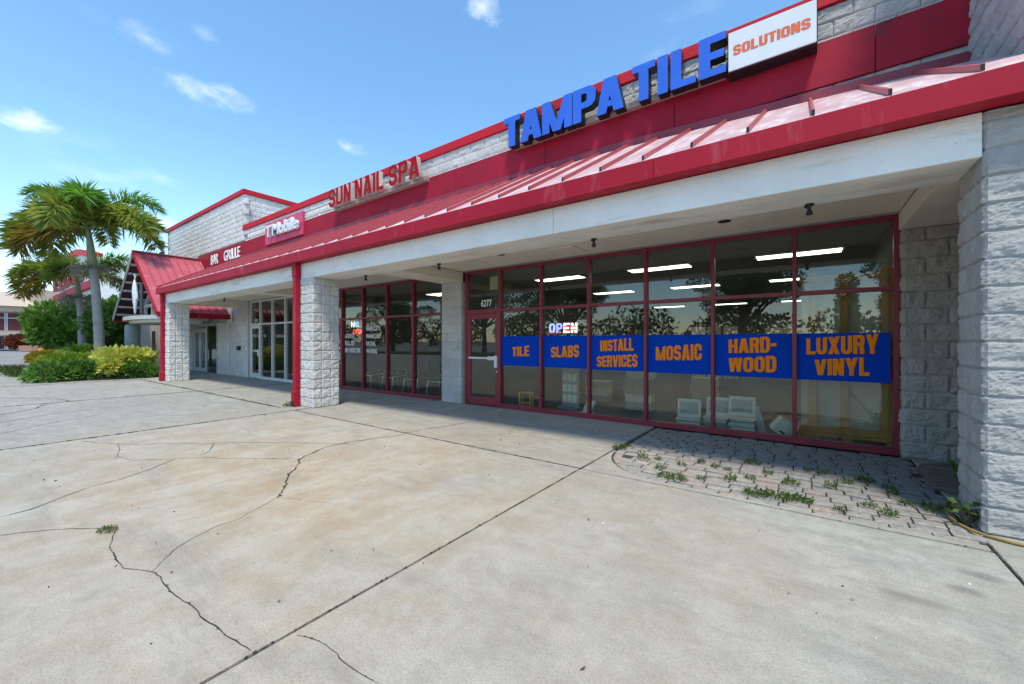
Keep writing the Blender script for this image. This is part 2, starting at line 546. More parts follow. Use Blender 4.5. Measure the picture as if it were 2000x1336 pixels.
# ------------------------------------------------------------------ mesh helpers
class MB:
    def __init__(s):
        s.v, s.f, s.m = [], [], []

    def add(s, vs, fs, mi=0):
        o = len(s.v)
        s.v += [tuple(p) for p in vs]
        s.f += [tuple(i + o for i in f) for f in fs]
        s.m += [mi] * len(fs)
        return s

    def box(s, x0, x1, y0, y1, z0, z1, mi=0):
        return s.add([(x0, y0, z0), (x1, y0, z0), (x1, y1, z0), (x0, y1, z0), (x0, y0, z1), (x1, y0, z1), (x1, y1, z1), (x0, y1, z1)],
                     [(0, 3, 2, 1), (4, 5, 6, 7), (0, 1, 5, 4), (1, 2, 6, 5), (2, 3, 7, 6), (3, 0, 4, 7)], mi)

    def bbox(s, x0, x1, y0, y1, z0, z1, b=0.006, mi=0):
        """box with chamfered edges"""
        xs, ys, zs = (x0, x0 + b, x1 - b, x1), (y0, y0 + b, y1 - b, y1), (z0, z0 + b, z1 - b, z1)
        idx, vs = {}, []

        def V(i, j, k):
            if (i, j, k) not in idx:
                idx[(i, j, k)] = len(vs)
                vs.append((xs[i], ys[j], zs[k]))
            return idx[(i, j, k)]
        fs = []
        fs.append((V(0, 1, 1), V(0, 1, 2), V(0, 2, 2), V(0, 2, 1)))
        fs.append((V(3, 1, 1), V(3, 2, 1), V(3, 2, 2), V(3, 1, 2)))
        fs.append((V(1, 0, 1), V(2, 0, 1), V(2, 0, 2), V(1, 0, 2)))
        fs.append((V(1, 3, 1), V(1, 3, 2), V(2, 3, 2), V(2, 3, 1)))
        fs.append((V(1, 1, 0), V(1, 2, 0), V(2, 2, 0), V(2, 1, 0)))
        fs.append((V(1, 1, 3), V(2, 1, 3), V(2, 2, 3), V(1, 2, 3)))
        for i, I in ((0, 1), (3, 2)):
            for j, J in ((0, 1), (3, 2)):
                fs.append((V(i, J, 1), V(i, J, 2), V(I, j, 2), V(I, j, 1)))
            for k, K in ((0, 1), (3, 2)):
                fs.append((V(i, 1, K), V(i, 2, K), V(I, 2, k), V(I, 1, k)))
                for j, J in ((0, 1), (3, 2)):
                    fs.append((V(i, J, K), V(I, j, K), V(I, J, k)))
        for j, J in ((0, 1), (3, 2)):
            for k, K in ((0, 1), (3, 2)):
                fs.append((V(1, j, K), V(2, j, K), V(2, J, k), V(1, J, k)))
        return s.add(vs, fs, mi)

    def bar(s, a, b, w, h, up=(0, 0, 1), mi=0):
        a, b = Vector(a), Vector(b)
        d = (b - a).normalized()
        u = Vector(up)
        if abs(d.dot(u)) > 0.98:
            u = Vector((0, 1, 0))
        r = d.cross(u).normalized() * (w / 2)
        t = r.cross(d).normalized() * (h / 2)
        vs = [a - r - t, a + r - t, a + r + t, a - r + t, b - r - t, b + r - t, b + r + t, b - r + t]
        return s.add(vs, [(0, 1, 2, 3), (4, 7, 6, 5), (0, 4, 5, 1), (1, 5, 6, 2), (2, 6, 7, 3), (3, 7, 4, 0)], mi)

    def tube(s, pts, r, n=8, mi=0, cap=True):
        pts = [Vector(p) for p in pts]
        rs = r if isinstance(r, (list, tuple)) else [r] * len(pts)
        rings = []
        prev = None
        for i, p in enumerate(pts):
            d = (pts[min(i + 1, len(pts) - 1)] - pts[max(i - 1, 0)]).normalized()
            if prev is None:
                u = Vector((0, 0, 1)) if abs(d.z) < 0.9 else Vector((1, 0, 0))
                e = d.cross(u).normalized()
            else:
                e = (prev - d * prev.dot(d)).normalized()
            prev = e
            f = d.cross(e)
            rings.append([p + (e * math.cos(2 * math.pi * k / n) + f * math.sin(2 * math.pi * k / n)) * rs[i] for k in range(n)])
        vs = [q for rg in rings for q in rg]
        fs = []
        for i in range(len(pts) - 1):
            for k in range(n):
                k2 = (k + 1) % n
                fs.append((i * n + k, i * n + k2, (i + 1) * n + k2, (i + 1) * n + k))
        if cap:
            fs.append(tuple(range(n - 1, -1, -1)))
            fs.append(tuple((len(pts) - 1) * n + k for k in range(n)))
        return s.add(vs, fs, mi)

    def lathe(s, prof, cx, cy, n=24, mi=0):
        vs, fs = [], []
        for (r, z) in prof:
            for k in range(n):
                a = 2 * math.pi * k / n
                vs.append((cx + r * math.cos(a), cy + r * math.sin(a), z))
        for i in range(len(prof) - 1):
            for k in range(n):
                k2 = (k + 1) % n
                fs.append((i * n + k, i * n + k2, (i + 1) * n + k2, (i + 1) * n + k))
        fs.append(tuple(range(n - 1, -1, -1)))
        fs.append(tuple((len(prof) - 1) * n + k for k in range(n)))
        return s.add(vs, fs, mi)

    def mesh(s, name, mats, smooth=False):
        me = bpy.data.meshes.new(name)
        me.from_pydata(s.v, [], s.f)
        for m in (mats if isinstance(mats, (list, tuple)) else [mats]):
            me.materials.append(MATS[m])
        if any(s.m):
            me.polygons.foreach_set('material_index', s.m)
        if smooth:
            me.polygons.foreach_set('use_smooth', [True] * len(me.polygons))
        me.update()
        return me

    def build(s, name, mats, parent=None, smooth=False, loc=None, rot=None):
        return put(name, s.mesh(name, mats, smooth), parent, loc, rot)


def put(name, me, parent=None, loc=None, rot=None):
    o = bpy.data.objects.new(name, me)
    col.objects.link(o)
    if parent is not None:
        o.parent = parent
    if loc is not None:
        o.location = loc
    if rot is not None:
        o.rotation_euler = rot
    return o


def thing(name, label, cat, loc=(0, 0, 0), rz=0, group=None):
    o = bpy.data.objects.new(name, None)
    o.empty_display_size = 0.2
    col.objects.link(o)
    o.location = loc
    o.rotation_euler = (0, 0, rz)
    tag(o, label, cat, group)
    return o


def tag(o, label, cat, group=None):
    o['label'] = label
    o['category'] = cat
    if group:
        o['group'] = group
    return o


def struct(o, kind='structure'):
    o['kind'] = kind
    return o


def copy_tree(o, parent=None):
    c = o.copy()
    col.objects.link(c)
    if parent is not None:
        c.parent = parent
    for ch in o.children:
        copy_tree(ch, c)
    return c


def raw_mesh(name, V, F, mat, smooth=False):
    """V (n,3) float array, F (m,k) int array, all faces with k corners"""
    me = bpy.data.meshes.new(name)
    V = np.asarray(V, dtype=np.float32)
    F = np.asarray(F, dtype=np.int32)
    me.vertices.add(len(V))
    me.vertices.foreach_set('co', V.ravel())
    k = F.shape[1]
    me.loops.add(F.size)
    me.loops.foreach_set('vertex_index', F.ravel())
    me.polygons.add(len(F))
    me.polygons.foreach_set('loop_start', np.arange(0, F.size, k, dtype=np.int32))
    me.polygons.foreach_set('loop_total', np.full(len(F), k, dtype=np.int32))
    if smooth:
        me.polygons.foreach_set('use_smooth', np.ones(len(F), dtype=bool))
    me.materials.append(MATS[mat])
    me.update(calc_edges=True)
    me.validate()
    return me


# ---- rough split-face block
def rough_block(name, w, d, h, n, amp, seed, mat='block', joint=0.004):
    """box centred on the origin, w along X, d along Y, h along Z, faces broken like split stone"""
    nx, ny, nz = n
    idx, vs, fs = {}, [], []
    off = Vector((seed * 13.7, seed * 5.3, seed * 9.1))

    def V(i, j, k):
        key = (i, j, k)
        if key in idx:
            return idx[key]
        u, v, t = i / nx * 2 - 1, j / ny * 2 - 1, k / nz * 2 - 1
        p = Vector((u * (w / 2 - joint), v * (d / 2 - joint), t * (h / 2 - joint)))
        nrm = Vector((u if abs(u) > 0.999 else 0, v if abs(v) > 0.999 else 0, t if abs(t) > 0.999 else 0))
        q = p * 9 + off
        fr = mnoise.fractal(q, 0.7, 2.1, 5) * 0.8
        cr = abs(mnoise.noise(q * 1.7)) * 0.9 + mnoise.noise(q * 6.3) * .8
        cnt = sum(1 for a in nrm if a)
        if cnt == 1:
            e = min((1 - abs(u)) * nx if not nrm.x else 9, (1 - abs(v)) * ny if not nrm.y else 9, (1 - abs(t)) * nz if not nrm.z else 9)
            fall = min(1.0, e / 2.2)
            p += nrm * amp * (fall * (0.55 + fr + 0.35 * cr))
        else:
            p += nrm.normalized() * amp * (fr * 0.45 - 0.15)
        idx[key] = len(vs)
        vs.append(tuple(p))
        return idx[key]
    for i in range(nx):
        for k in range(nz):
            fs.append((V(i, 0, k), V(i + 1, 0, k), V(i + 1, 0, k + 1), V(i, 0, k + 1)))
            fs.append((V(i, ny, k), V(i, ny, k + 1), V(i + 1, ny, k + 1), V(i + 1, ny, k)))
    for j in range(ny):
        for k in range(nz):
            fs.append((V(0, j, k), V(0, j, k + 1), V(0, j + 1, k + 1), V(0, j + 1, k)))
            fs.append((V(nx, j, k), V(nx, j + 1, k), V(nx, j + 1, k + 1), V(nx, j, k + 1)))
    for i in range(nx):
        for j in range(ny):
            fs.append((V(i, j, 0), V(i, j + 1, 0), V(i + 1, j + 1, 0), V(i + 1, j, 0)))
            fs.append((V(i, j, nz), V(i + 1, j, nz), V(i + 1, j + 1, nz), V(i, j + 1, nz)))
    me = bpy.data.meshes.new(name)
    me.from_pydata(vs, [], fs)
    me.materials.append(MATS[mat])
    me.update()
    return me


CUBE_BLOCKS = [rough_block('block', .2, .2, .2, (13, 13, 13), .017, s, joint=.005) for s in range(1, 7)]
LONG_BLOCKS = [rough_block('block', .4, .12, .2, (16, 4, 9), .017, s) for s in range(11, 17)]
FLAT_BLOCKS = [rough_block('block', .4, .12, .2, (8, 2, 4), .006, s, 'block_smooth', 0.003) for s in range(21, 25)]
SMALL_BLOCKS = [rough_block('block', .4, .12, .2, (7, 2, 4), .012, s) for s in range(31, 37)]
CH = 0.2


def join_blocks(name, items, parent):
    """the blocks past the limit: the same meshes, merged into one part"""
    VS, FS, o = [], [], 0
    for me, M in items:
        v = np.array([tuple(M @ x.co) for x in me.vertices])
        f = np.array([tuple(p.vertices) for p in me.polygons])
        VS.append(v)
        FS.append(f + o)
        o += len(v)
    if not VS:
        return
    ob = put(name, raw_mesh(name, np.vstack(VS), np.vstack(FS), 'block'), parent)
    struct(ob, 'stuff')


def place(me, parent, loc, rot=(0, 0, 0), scale=(1, 1, 1)):
    o = put('block', me, parent, loc, rot)
    o.scale = scale
    return o


def cube_course(parent, cells, z, h=CH):
    for (x, y) in cells:
        me = rng.choice(CUBE_BLOCKS)
        place(me, parent, (x, y, z + h / 2), (0, rng.choice((0, math.pi)), rng.choice((0, 1, 2, 3)) * math.pi / 2), (1, 1, h / CH))


# ---- text
def text_mesh(s, height, bold=0.0, xscale=1.0, depth=0.0, wedge=0.0, space=1.0, slope=0.0):
    """lettering standing in the X-Z plane facing -Y, centred on X, baseline at z = 0"""
    cu = bpy.data.curves.new('text', 'FONT')
    cu.body = s
    cu.size = 1.0
    cu.offset = bold
    cu.extrude = 0.0
    cu.space_character = space
    cu.resolution_u = 5
    cu.fill_mode = 'FRONT' if depth == 0 else 'BOTH'
    if depth:
        cu.extrude = depth / 2 / (height / 0.72)
    ob = bpy.data.objects.new('text', cu)
    col.objects.link(ob)
    dg = bpy.context.evaluated_depsgraph_get()
    me = bpy.data.meshes.new_from_object(ob.evaluated_get(dg))
    bpy.data.objects.remove(ob)
    bpy.data.curves.remove(cu)
    n = len(me.vertices)
    co = np.empty(n * 3, dtype=np.float32)
    me.vertices.foreach_get('co', co)
    co = co.reshape(-1, 3)
    k = height / (0.72 + 2 * bold)
    lo, hi = co[:, 0].min(), co[:, 0].max()
    xc = (co[:, 0] - (lo + hi) / 2)
    t = xc / max(1e-6, (hi - lo) / 2)
    out = np.empty_like(co)
    out[:, 0] = xc * k * xscale
    out[:, 2] = (co[:, 1] + bold) * k * (1 + wedge * t) + slope * out[:, 0]
    out[:, 1] = -co[:, 2] * k
    me.vertices.foreach_set('co', out.ravel())
    me.update()
    return me


def text_obj(name, s, mat, parent, loc, height, **kw):
    me = text_mesh(s, height, **kw)
    me.name = name
    me.materials.clear()
    me.materials.append(MATS[mat])
    return put(name, me, parent, loc)


# ---- heavy block letters: glyphs as unions of simple shapes, traced to clean outlines
def fat_glyph(ch, W=.62, sw=.235, tw=.185, res=84):
    if ch in 'MW':
        W = W * 1.42
    elif ch == 'I':
        W = sw
    elif ch == '-':
        W = W * .55
    elif ch in 'LETF':
        W = W * .88
    elif ch in 'AVXY':
        W = W * 1.12
    pad = .05
    nx, ny = int((W + 2 * pad) * res), int((1 + 2 * pad) * res)
    X, Y = np.meshgrid(np.linspace(-pad, W + pad, nx), np.linspace(-pad, 1 + pad, ny), indexing='ij')

    def box(x0, x1, y0, y1, r=0.0):
        cx, cy, hx, hy = (x0 + x1) / 2, (y0 + y1) / 2, (x1 - x0) / 2 - r, (y1 - y0) / 2 - r
        qx, qy = np.abs(X - cx) - hx, np.abs(Y - cy) - hy
        return np.hypot(np.maximum(qx, 0), np.maximum(qy, 0)) + np.minimum(np.maximum(qx, qy), 0) - r

    def slant(xa, ya, xb, yb, w):
        """bar from a to b, w its width measured along X, cut level at top and bottom"""
        k = (xb - xa) / (yb - ya)
        d = np.abs(X - (xa + (Y - ya) * k)) - w / 2
        return np.maximum(d / math.sqrt(1 + k * k), np.maximum(ya - Y, Y - yb))
    U, S = np.minimum, (lambda a, b: np.maximum(a, -b))
    st = box(0, sw, 0, 1)
    ri = .10

    def ring(x0, x1, y0, y1, R_=.26):
        return S(box(x0, x1, y0, y1, R_), box(x0 + sw, x1 - sw, y0 + tw, y1 - tw, min(ri, (x1 - x0 - 2 * sw) / 2 * .95, (y1 - y0 - 2 * tw) / 2 * .95)))

    def half(x1, y0, y1, R_=.22):
        o = U(box(0, x1, y0, y1, R_), box(0, x1 / 2, y0, y1))
        inn = U(box(sw, x1 - sw, y0 + tw, y1 - tw, min(.07, (y1 - y0 - 2 * tw) / 2 * .9)), box(sw, x1 / 2, y0 + tw, y1 - tw))
        return S(o, inn)
    if ch == 'O':
        f = ring(0, W, 0, 1)
    elif ch == 'C':
        f = S(ring(0, W, 0, 1), box(W / 2, W + 1, .40, .60))
    elif ch == 'D':
        f = half(W, 0, 1, .28)
    elif ch == 'U':
        f = S(U(box(0, W, 0, .8, .26), box(0, W, .4, 1)), U(box(sw, W - sw, tw, .8, ri), box(sw, W - sw, .5, 1.2)))
    elif ch == 'S':
        tp = S(ring(0, W, .41, 1), box(W / 2, W + 1, .52, .70))
        bt = S(ring(0, W, 0, .59), box(-1, W / 2, .30, .48))
        f = U(tp, bt)
    elif ch == 'P':
        f = U(st, half(W, .38, 1))
    elif ch == 'R':
        f = U(U(st, half(W, .42, 1)), slant(W - sw * .55, 0, W - sw * .75, .5, sw * 1.05))
    elif ch == 'B':
        f = U(half(W * .97, .42, 1, .2), half(W, 0, .58, .22))
    elif ch == 'A':
        f = U(slant(sw * .55, 0, W / 2 - .03, 1, sw * 1.06), slant(W - sw * .55, 0, W / 2 + .03, 1, sw * 1.06))
        f = U(f, box(W * .25, W * .75, .17, .17 + tw * .9))
    elif ch == 'V':
        f = U(slant(W / 2 - .02, 0, sw * .55, 1, sw * 1.06), slant(W / 2 + .02, 0, W - sw * .55, 1, sw * 1.06))
    elif ch == 'W':
        q = W / 4
        f = U(U(slant(q + .01, 0, sw * .5, 1, sw * .95), slant(q + .02, 0, W / 2 - .02, 1, sw * .85)), U(slant(3 * q - .02, 0, W / 2 + .02, 1, sw * .85), slant(3 * q - .01, 0, W - sw * .5, 1, sw * .95)))
    elif ch == 'M':
        f = U(U(box(0, sw * .95, 0, 1), box(W - sw * .95, W, 0, 1)), U(slant(W / 2 - .01, 0, sw * .55, 1, sw * .9), slant(W / 2 + .01, 0, W - sw * .55, 1, sw * .9)))
    elif ch == 'N':
        f = U(U(st, box(W - sw, W, 0, 1)), slant(W - sw * .62, 0, sw * .62, 1, sw * 1.0))
    elif ch == 'X':
        f = U(slant(sw * .6, 0, W - sw * .6, 1, sw * 1.1), slant(W - sw * .6, 0, sw * .6, 1, sw * 1.1))
    elif ch == 'Y':
        f = U(U(slant(W / 2, .36, sw * .58, 1, sw * 1.08), slant(W / 2, .36, W - sw * .58, 1, sw * 1.08)), box(W / 2 - sw / 2, W / 2 + sw / 2, 0, .5))
    elif ch == 'H':
        f = U(U(st, box(W - sw, W, 0, 1)), box(0, W, .5 - tw / 2, .5 + tw / 2))
    elif ch == 'I':
        f = st
    elif ch == 'L':
        f = U(st, box(0, W, 0, tw))
    elif ch == 'E':
        f = U(U(st, box(0, W, 0, tw)), U(box(0, W, 1 - tw, 1), box(0, W * .93, .5 - tw / 2, .5 + tw / 2)))
    elif ch == 'T':
        f = U(box(0, W, 1 - tw, 1), box(W / 2 - sw / 2, W / 2 + sw / 2, 0, 1))
    else:
        f = box(0, W, .38, .38 + tw)
    # marching squares
    xs, ys = X[:, 0], Y[0, :]
    ins = f < 0
    seg = {}

    def pt(e):
        i, j, d = e
        if d == 0:
            t = f[i, j] / (f[i, j] - f[i + 1, j])
            return (xs[i] + t * (xs[i + 1] - xs[i]), ys[j])
        t = f[i, j] / (f[i, j] - f[i, j + 1])
        return (xs[i], ys[j] + t * (ys[j + 1] - ys[j]))
    TBL = {1: [(3, 0)], 2: [(0, 1)], 3: [(3, 1)], 4: [(1, 2)], 5: [(3, 0), (1, 2)], 6: [(0, 2)], 7: [(3, 2)], 8: [(2, 3)], 9: [(2, 0)], 10: [(0, 1), (2, 3)], 11: [(2, 1)], 12: [(1, 3)], 13: [(1, 0)], 14: [(0, 3)]}
    code = ins[:-1, :-1] * 1 + ins[1:, :-1] * 2 + ins[1:, 1:] * 4 + ins[:-1, 1:] * 8
    for i, j in zip(*np.nonzero((code > 0) & (code < 15))):
        i, j = int(i), int(j)
        E_ = [(i, j, 0), (i + 1, j, 1), (i, j + 1, 0), (i, j, 1)]
        for a, b in TBL[int(code[i, j])]:
            seg[E_[a]] = E_[b]
    loops = []
    while seg:
        s0, cur = next(iter(seg.items()))
        del seg[s0]
        lp = [s0]
        while cur != s0 and cur in seg:
            lp.append(cur)
            cur = seg.pop(cur)
        P = [pt(e) for e in lp]
        out = []
        n = len(P)
        for k in range(n):
            a, b, c = (out[-1] if out else P[k - 1]), P[k], P[(k + 1) % n]
            if abs((b[0] - a[0]) * (c[1] - b[1]) - (b[1] - a[1]) * (c[0] - b[0])) > 2e-6:
                out.append(b)
        if len(out) > 2:
            loops.append(out)
    return loops, W


FAT = {}


def fat_mesh(ch, height, depth=0.0, sw=.235):
    """left edge at x = 0, baseline at z = 0, facing -Y"""
    key = (ch, sw)
    if key not in FAT:
        FAT[key] = fat_glyph(ch, sw=sw)
    loops, W = FAT[key]
    cu = bpy.data.curves.new('glyph', 'CURVE')
    cu.dimensions = '2D'
    cu.fill_mode = 'BOTH' if depth else 'FRONT'
    cu.extrude = depth / 2
    for lp in loops:
        sp = cu.splines.new('POLY')
        sp.points.add(len(lp) - 1)
        for p, (x, y) in zip(sp.points, lp):
            p.co = (x * height, y * height, 0, 1)
        sp.use_cyclic_u = True
    ob = bpy.data.objects.new('glyph', cu)
    col.objects.link(ob)
    me = bpy.data.meshes.new_from_object(ob.evaluated_get(bpy.context.evaluated_depsgraph_get()))
    bpy.data.objects.remove(ob)
    bpy.data.curves.remove(cu)
    for v in me.vertices:
        v.co = (v.co.x, -v.co.z, v.co.y)
    me.update()
    return me, W * height


def fat_text(s, height, width, wedge=0.0, slope=0.0, gap=.055, sw=.235):
    """a word as one flat mesh centred on x = 0 with the given width"""
    VS, FS, x = [], [], 0.0
    for ch in s:
        me, w = fat_mesh(ch, height, 0.0, sw)
        o = len(VS)
        VS += [(v.co.x + x, v.co.y, v.co.z) for v in me.vertices]
        FS += [tuple(i + o for i in p.vertices) for p in me.polygons]
        bpy.data.meshes.remove(me)
        x += w + gap * height
    x -= gap * height
    out = []
    for (a, b, c) in VS:
        t = a / x * 2 - 1
        X_ = t * width / 2
        out.append((X_, b, c * (1 + wedge * t) + slope * X_))
    me = bpy.data.meshes.new('lettering')
    me.from_pydata(out, [], FS)
    me.update()
    return me


def fat_obj(name, s, mat, parent, loc, height, width, **kw):
    me = fat_text(s, height, width, **kw)
    me.name = name
    me.materials.append(MATS[mat])
    return put(name, me, parent, loc)


def channel_letters(parent, s, x0, x1, y, z, height, face, side, bold=0.05, depth=0.14, word_gap=0.35, track=0.045, fat=False, sw=.235):
    """one mesh per letter, fitted between x0 and x1"""
    ms = []
    for ch in s:
        if ch == ' ':
            ms.append(None)
            continue
        me = fat_mesh(ch, height, depth, sw)[0] if fat else text_mesh(ch, height, bold=bold, depth=depth)
        xs = [v.co.x for v in me.vertices]
        ms.append((me, min(xs), max(xs)))
    tot = 0
    for q in ms:
        tot += word_gap * height if q is None else (q[2] - q[1]) + track * height
    k = (x1 - x0) / (tot - track * height)
    x = x0
    for q in ms:
        if q is None:
            x += word_gap * height * k
            continue
        me, lo, hi = q
        w = (hi - lo)
        n = len(me.vertices)
        for v in me.vertices:
            v.co.x = (v.co.x - lo) * k
        me.materials.clear()
        me.materials.append(MATS[face])
        me.materials.append(MATS[side])
        me.update()
        for p in me.polygons:
            p.material_index = 0 if p.normal.y < -0.7 else 1
        me.name = 'letter'
        put('letter', me, parent, (x, y, z))
        x += (w + track * height) * k


# ---- foliage
def leaf_mesh(name, P, N, size, mat, aspect=0.5, seed=1, fold=0.25):
    """folded two-quad leaves at points P with axis hints N"""
    r = np.random.default_rng(seed)
    P = np.asarray(P, float)
    n = len(P)
    A = np.asarray(N, float) + r.normal(0, 0.55, (n, 3))
    A /= np.linalg.norm(A, axis=1)[:, None] + 1e-9
    U = r.normal(0, 1, (n, 3))
    S = np.cross(A, U)
    S /= np.linalg.norm(S, axis=1)[:, None] + 1e-9
    W = np.cross(A, S)
    L = (size if np.isscalar(size) else np.asarray(size)) * r.uniform(0.65, 1.3, n)
    L = L[:, None]
    H = L * aspect
    b = P
    t = P + A * L
    m1 = P + A * L * 0.5 + S * H * 0.5 + W * L * fold * 0.3
    m2 = P + A * L * 0.5 - S * H * 0.5 + W * L * fold * 0.3
    V = np.stack([b, m1, t, m2], axis=1).reshape(-1, 3)
    i = np.arange(n)[:, None] * 4
    F = np.concatenate([i + np.array([[0, 1, 2]]), i + np.array([[0, 2, 3]])], axis=0)
    return raw_mesh(name, V, F, mat)


def lump_points(lumps, n, seed, shell=0.55, zmin=0.02):
    """points through the outer part of a set of ellipsoids (cx,cy,cz,rx,ry,rz)"""
    r = np.random.default_rng(seed)
    vol = np.array([l[3] * l[4] + l[4] * l[5] + l[3] * l[5] for l in lumps])
    pick = r.choice(len(lumps), n, p=vol / vol.sum())
    L = np.array(lumps)[pick]
    D = r.normal(0, 1, (n, 3))
    D /= np.linalg.norm(D, axis=1)[:, None]
    rad = shell + (1.04 - shell) * r.random(n) ** 0.5
    P = L[:, :3] + D * L[:, 3:6] * rad[:, None]
    ok = P[:, 2] > zmin
    return P[ok], (D / L[:, 3:6])[ok] + np.array([0, 0, 0.35])

# ================================================================== SETTING
struct(MB().add([(-900, -900, -.075), (900, -900, -.075), (900, 900, -.075), (-900, 900, -.075)], [(0, 1, 2, 3)]).build('ground', 'asphalt'))
lot = MB()
lot.add([(-150, -60, -.045), (60, -60, -.045), (60, 4.0, -.045), (-150, 4.0, -.045)], [(0, 1, 2, 3)])
struct(lot.build('parking_lot', 'asphalt'))

# concrete apron: slabs with recessed joints
pav = struct(MB().box(-40, 24, -14.7, 6.78, -.07, -.034).build('pavement', 'crack'))
XE = [-38, -32, -26, -20, -13.9, -8.4, -2.0, 1.03, 6, 12, 18, 24]
YE = [-14.7, -8.6, -2.4, 4.05, 6.77]
J = 0.008


def slab_poly(pts, name='slab'):
    """closed polygon slab (counter-clockwise) with a small arris"""
    n = len(pts)
    cx, cy = sum(p[0] for p in pts) / n, sum(p[1] for p in pts) / n
    vs, fs = [], []
    b = 0.007
    for (x, y) in pts:
        vs.append((x, y, -.06))
    for (x, y) in pts:
        vs.append((x, y, -b))
    for (x, y) in pts:
        dx, dy = cx - x, cy - y
        l = math.hypot(dx, dy)
        vs.append((x + dx / l * b * 1.4, y + dy / l * b * 1.4, 0))
    for i in range(n):
        j = (i + 1) % n
        fs.append((i, j, n + j, n + i))
        fs.append((n + i, n + j, 2 * n + j, 2 * n + i))
    fs.append(tuple(2 * n + i for i in range(n)))
    return MB().add(vs, fs).build(name, 'concrete', pav)


for i in range(len(XE) - 1):
    for j in range(len(YE) - 1):
        x0, x1, y0, y1 = XE[i] + J, XE[i + 1] - J, YE[j] + J, YE[j + 1] - J
        if XE[i] == -2.0 and YE[j] == 4.05:
            continue            # brick-paved strip
        slab_poly([(x0, y0), (x1, y0), (x1, y1), (x0, y1)])
# concrete corner left of the curved paver edge
arc = []
for k in range(0, 11):
    a = math.pi + k / 10 * math.pi / 2
    arc.append((-1.12 + 0.84 * math.cos(a), 4.98 + 0.86 * math.sin(a)))
# arc runs (-1.96,4.98) -> (-1.12,4.12)
slab_poly([(-1.99, 4.06)] + [(1.02, 4.06), (1.02, 4.15), (0.0, 4.11)] + [(p[0], p[1]) for p in reversed(arc)] + [(-1.99, 5.0)], 'slab')

# cracks in the slabs
CR = dict(
    a=([(-2.03, 0.79), (-2.11, 0.78), (-2.24, 0.76), (-2.35, 0.75), (-2.45, 0.74), (-2.58, 0.74), (-2.75, 0.72), (-2.88, 0.71), (-3.0, 0.71), (-3.1, 0.72), (-3.21, 0.71), (-3.32, 0.66), (-3.41, 0.62), (-3.62, 0.61), (-3.73, 0.62), (-3.86, 0.63), (-4.02, 0.67), (-4.09, 0.7)], .006),
    b=([(-4.19, .67), (-4.29, 0.63), (-4.4, 0.54), (-4.53, 0.42), (-4.62, 0.31), (-4.71, 0.2), (-4.83, 0.06), (-5.0, -.2)], .005),
    c=([(-3.21, 0.71), (-3.35, 0.8), (-3.45, 0.89), (-3.52, 0.99), (-3.6, 1.15), (-3.62, 1.33), (-3.7, 1.48), (-3.83, 1.7)], .004),
    d=([(-3.83, 1.7), (-4.01, 1.83), (-4.2, 1.95), (-4.41, 2.09), (-4.7, 2.33), (-4.85, 2.39), (-4.94, 2.54), (-5.15, 2.92), (-5.12, 3.28), (-5.01, 3.62), (-4.9, 3.9), (-4.92, 4.32), (-4.79, 4.75), (-4.7, 5.28)], .013),
    e=([(-4.97, 3.19), (-5.31, 3.01), (-5.85, 2.65), (-6.34, 2.33), (-6.56, 2.1), (-6.99, 1.8), (-7.34, 1.47), (-7.81, 1.2), (-8.21, 1.05)], .008),
    f=([(-6.56, 2.1), (-6.13, 1.9), (-6.01, 1.77)], .008),
    g=([(-7.64, 1.32), (-7.11, 1.25), (-6.77, 1.16), (-6.41, 1.24), (-6.07, 1.54), (-5.93, 1.74), (-5.6, 1.9), (-5.21, 2.19), (-4.94, 2.36)], .006),
    h=([(-6.04, 1.53), (-5.79, 1.24), (-5.63, 1.01), (-5.57, 0.78), (-5.4, 0.57), (-5.22, 0.38), (-5.19, 0.22)], .009),
    i=([(-1.96, 0.96), (-1.88, 0.99), (-1.79, 1.01), (-1.7, 1.01), (-1.63, 1.0), (-1.52, 1.0), (-1.41, 1.02)], .004),
    j=([(-3.82, 1.71), (-3.54, 1.82), (-3.26, 1.94)], .002),
    k=([(-12.46, 0.52), (-12.73, 0.82), (-13.0, 1.0), (-13.59, 1.16), (-13.75, 1.23), (-13.87, 1.62)], .020),
    l=([(-16.05, 0.67), (-15.44, 1.11), (-15.18, 1.3), (-14.56, 1.53), (-13.92, 1.58)], .018),
    m=([(-9.86, 0.41), (-10.2, 0.73), (-10.62, 1.11), (-10.67, 1.37), (-11.08, 1.72)], .012),
    o=([(-8.4, -2.3), (-8.4, 0), (-8.4, 2), (-8.4, 4.05), (-8.4, 4.38)], .035),
    p=([(-13.9, -2.3), (-13.9, 1), (-13.9, 4.05), (-13.9, 6.6)], .05),
    q=([(-2.0, -1.0), (-2.0, 1.5), (-2.0, 4.0), (-2.0, 6.2)], .008),
    r=([(-8.3, 4.05), (-6, 4.05), (-4, 4.05), (-2.0, 4.05)], .018),
    s=([(-20, 4.05), (-17, 4.05), (-13.9, 4.05), (-9.0, 4.05)], .04),
    t=([(-2.0, 4.05), (-1, 4.05), (1.0, 4.05)], .006),
    u=([(-20, -2.3), (-20, 1), (-20, 4.05)], .06),
    v=([(1.03, 2.0), (1.03, 3.2), (1.03, 4.2)], .012),
    w=([(-8.2, 5.4), (-7.4, 5.9), (-6.9, 6.3)], .02),
    n=([(-11.21, 0.47), (-11.5, 0.77), (-11.75, 1.1), (-11.85, 1.52), (-11.88, 1.97), (-11.57, 2.36)], .012))
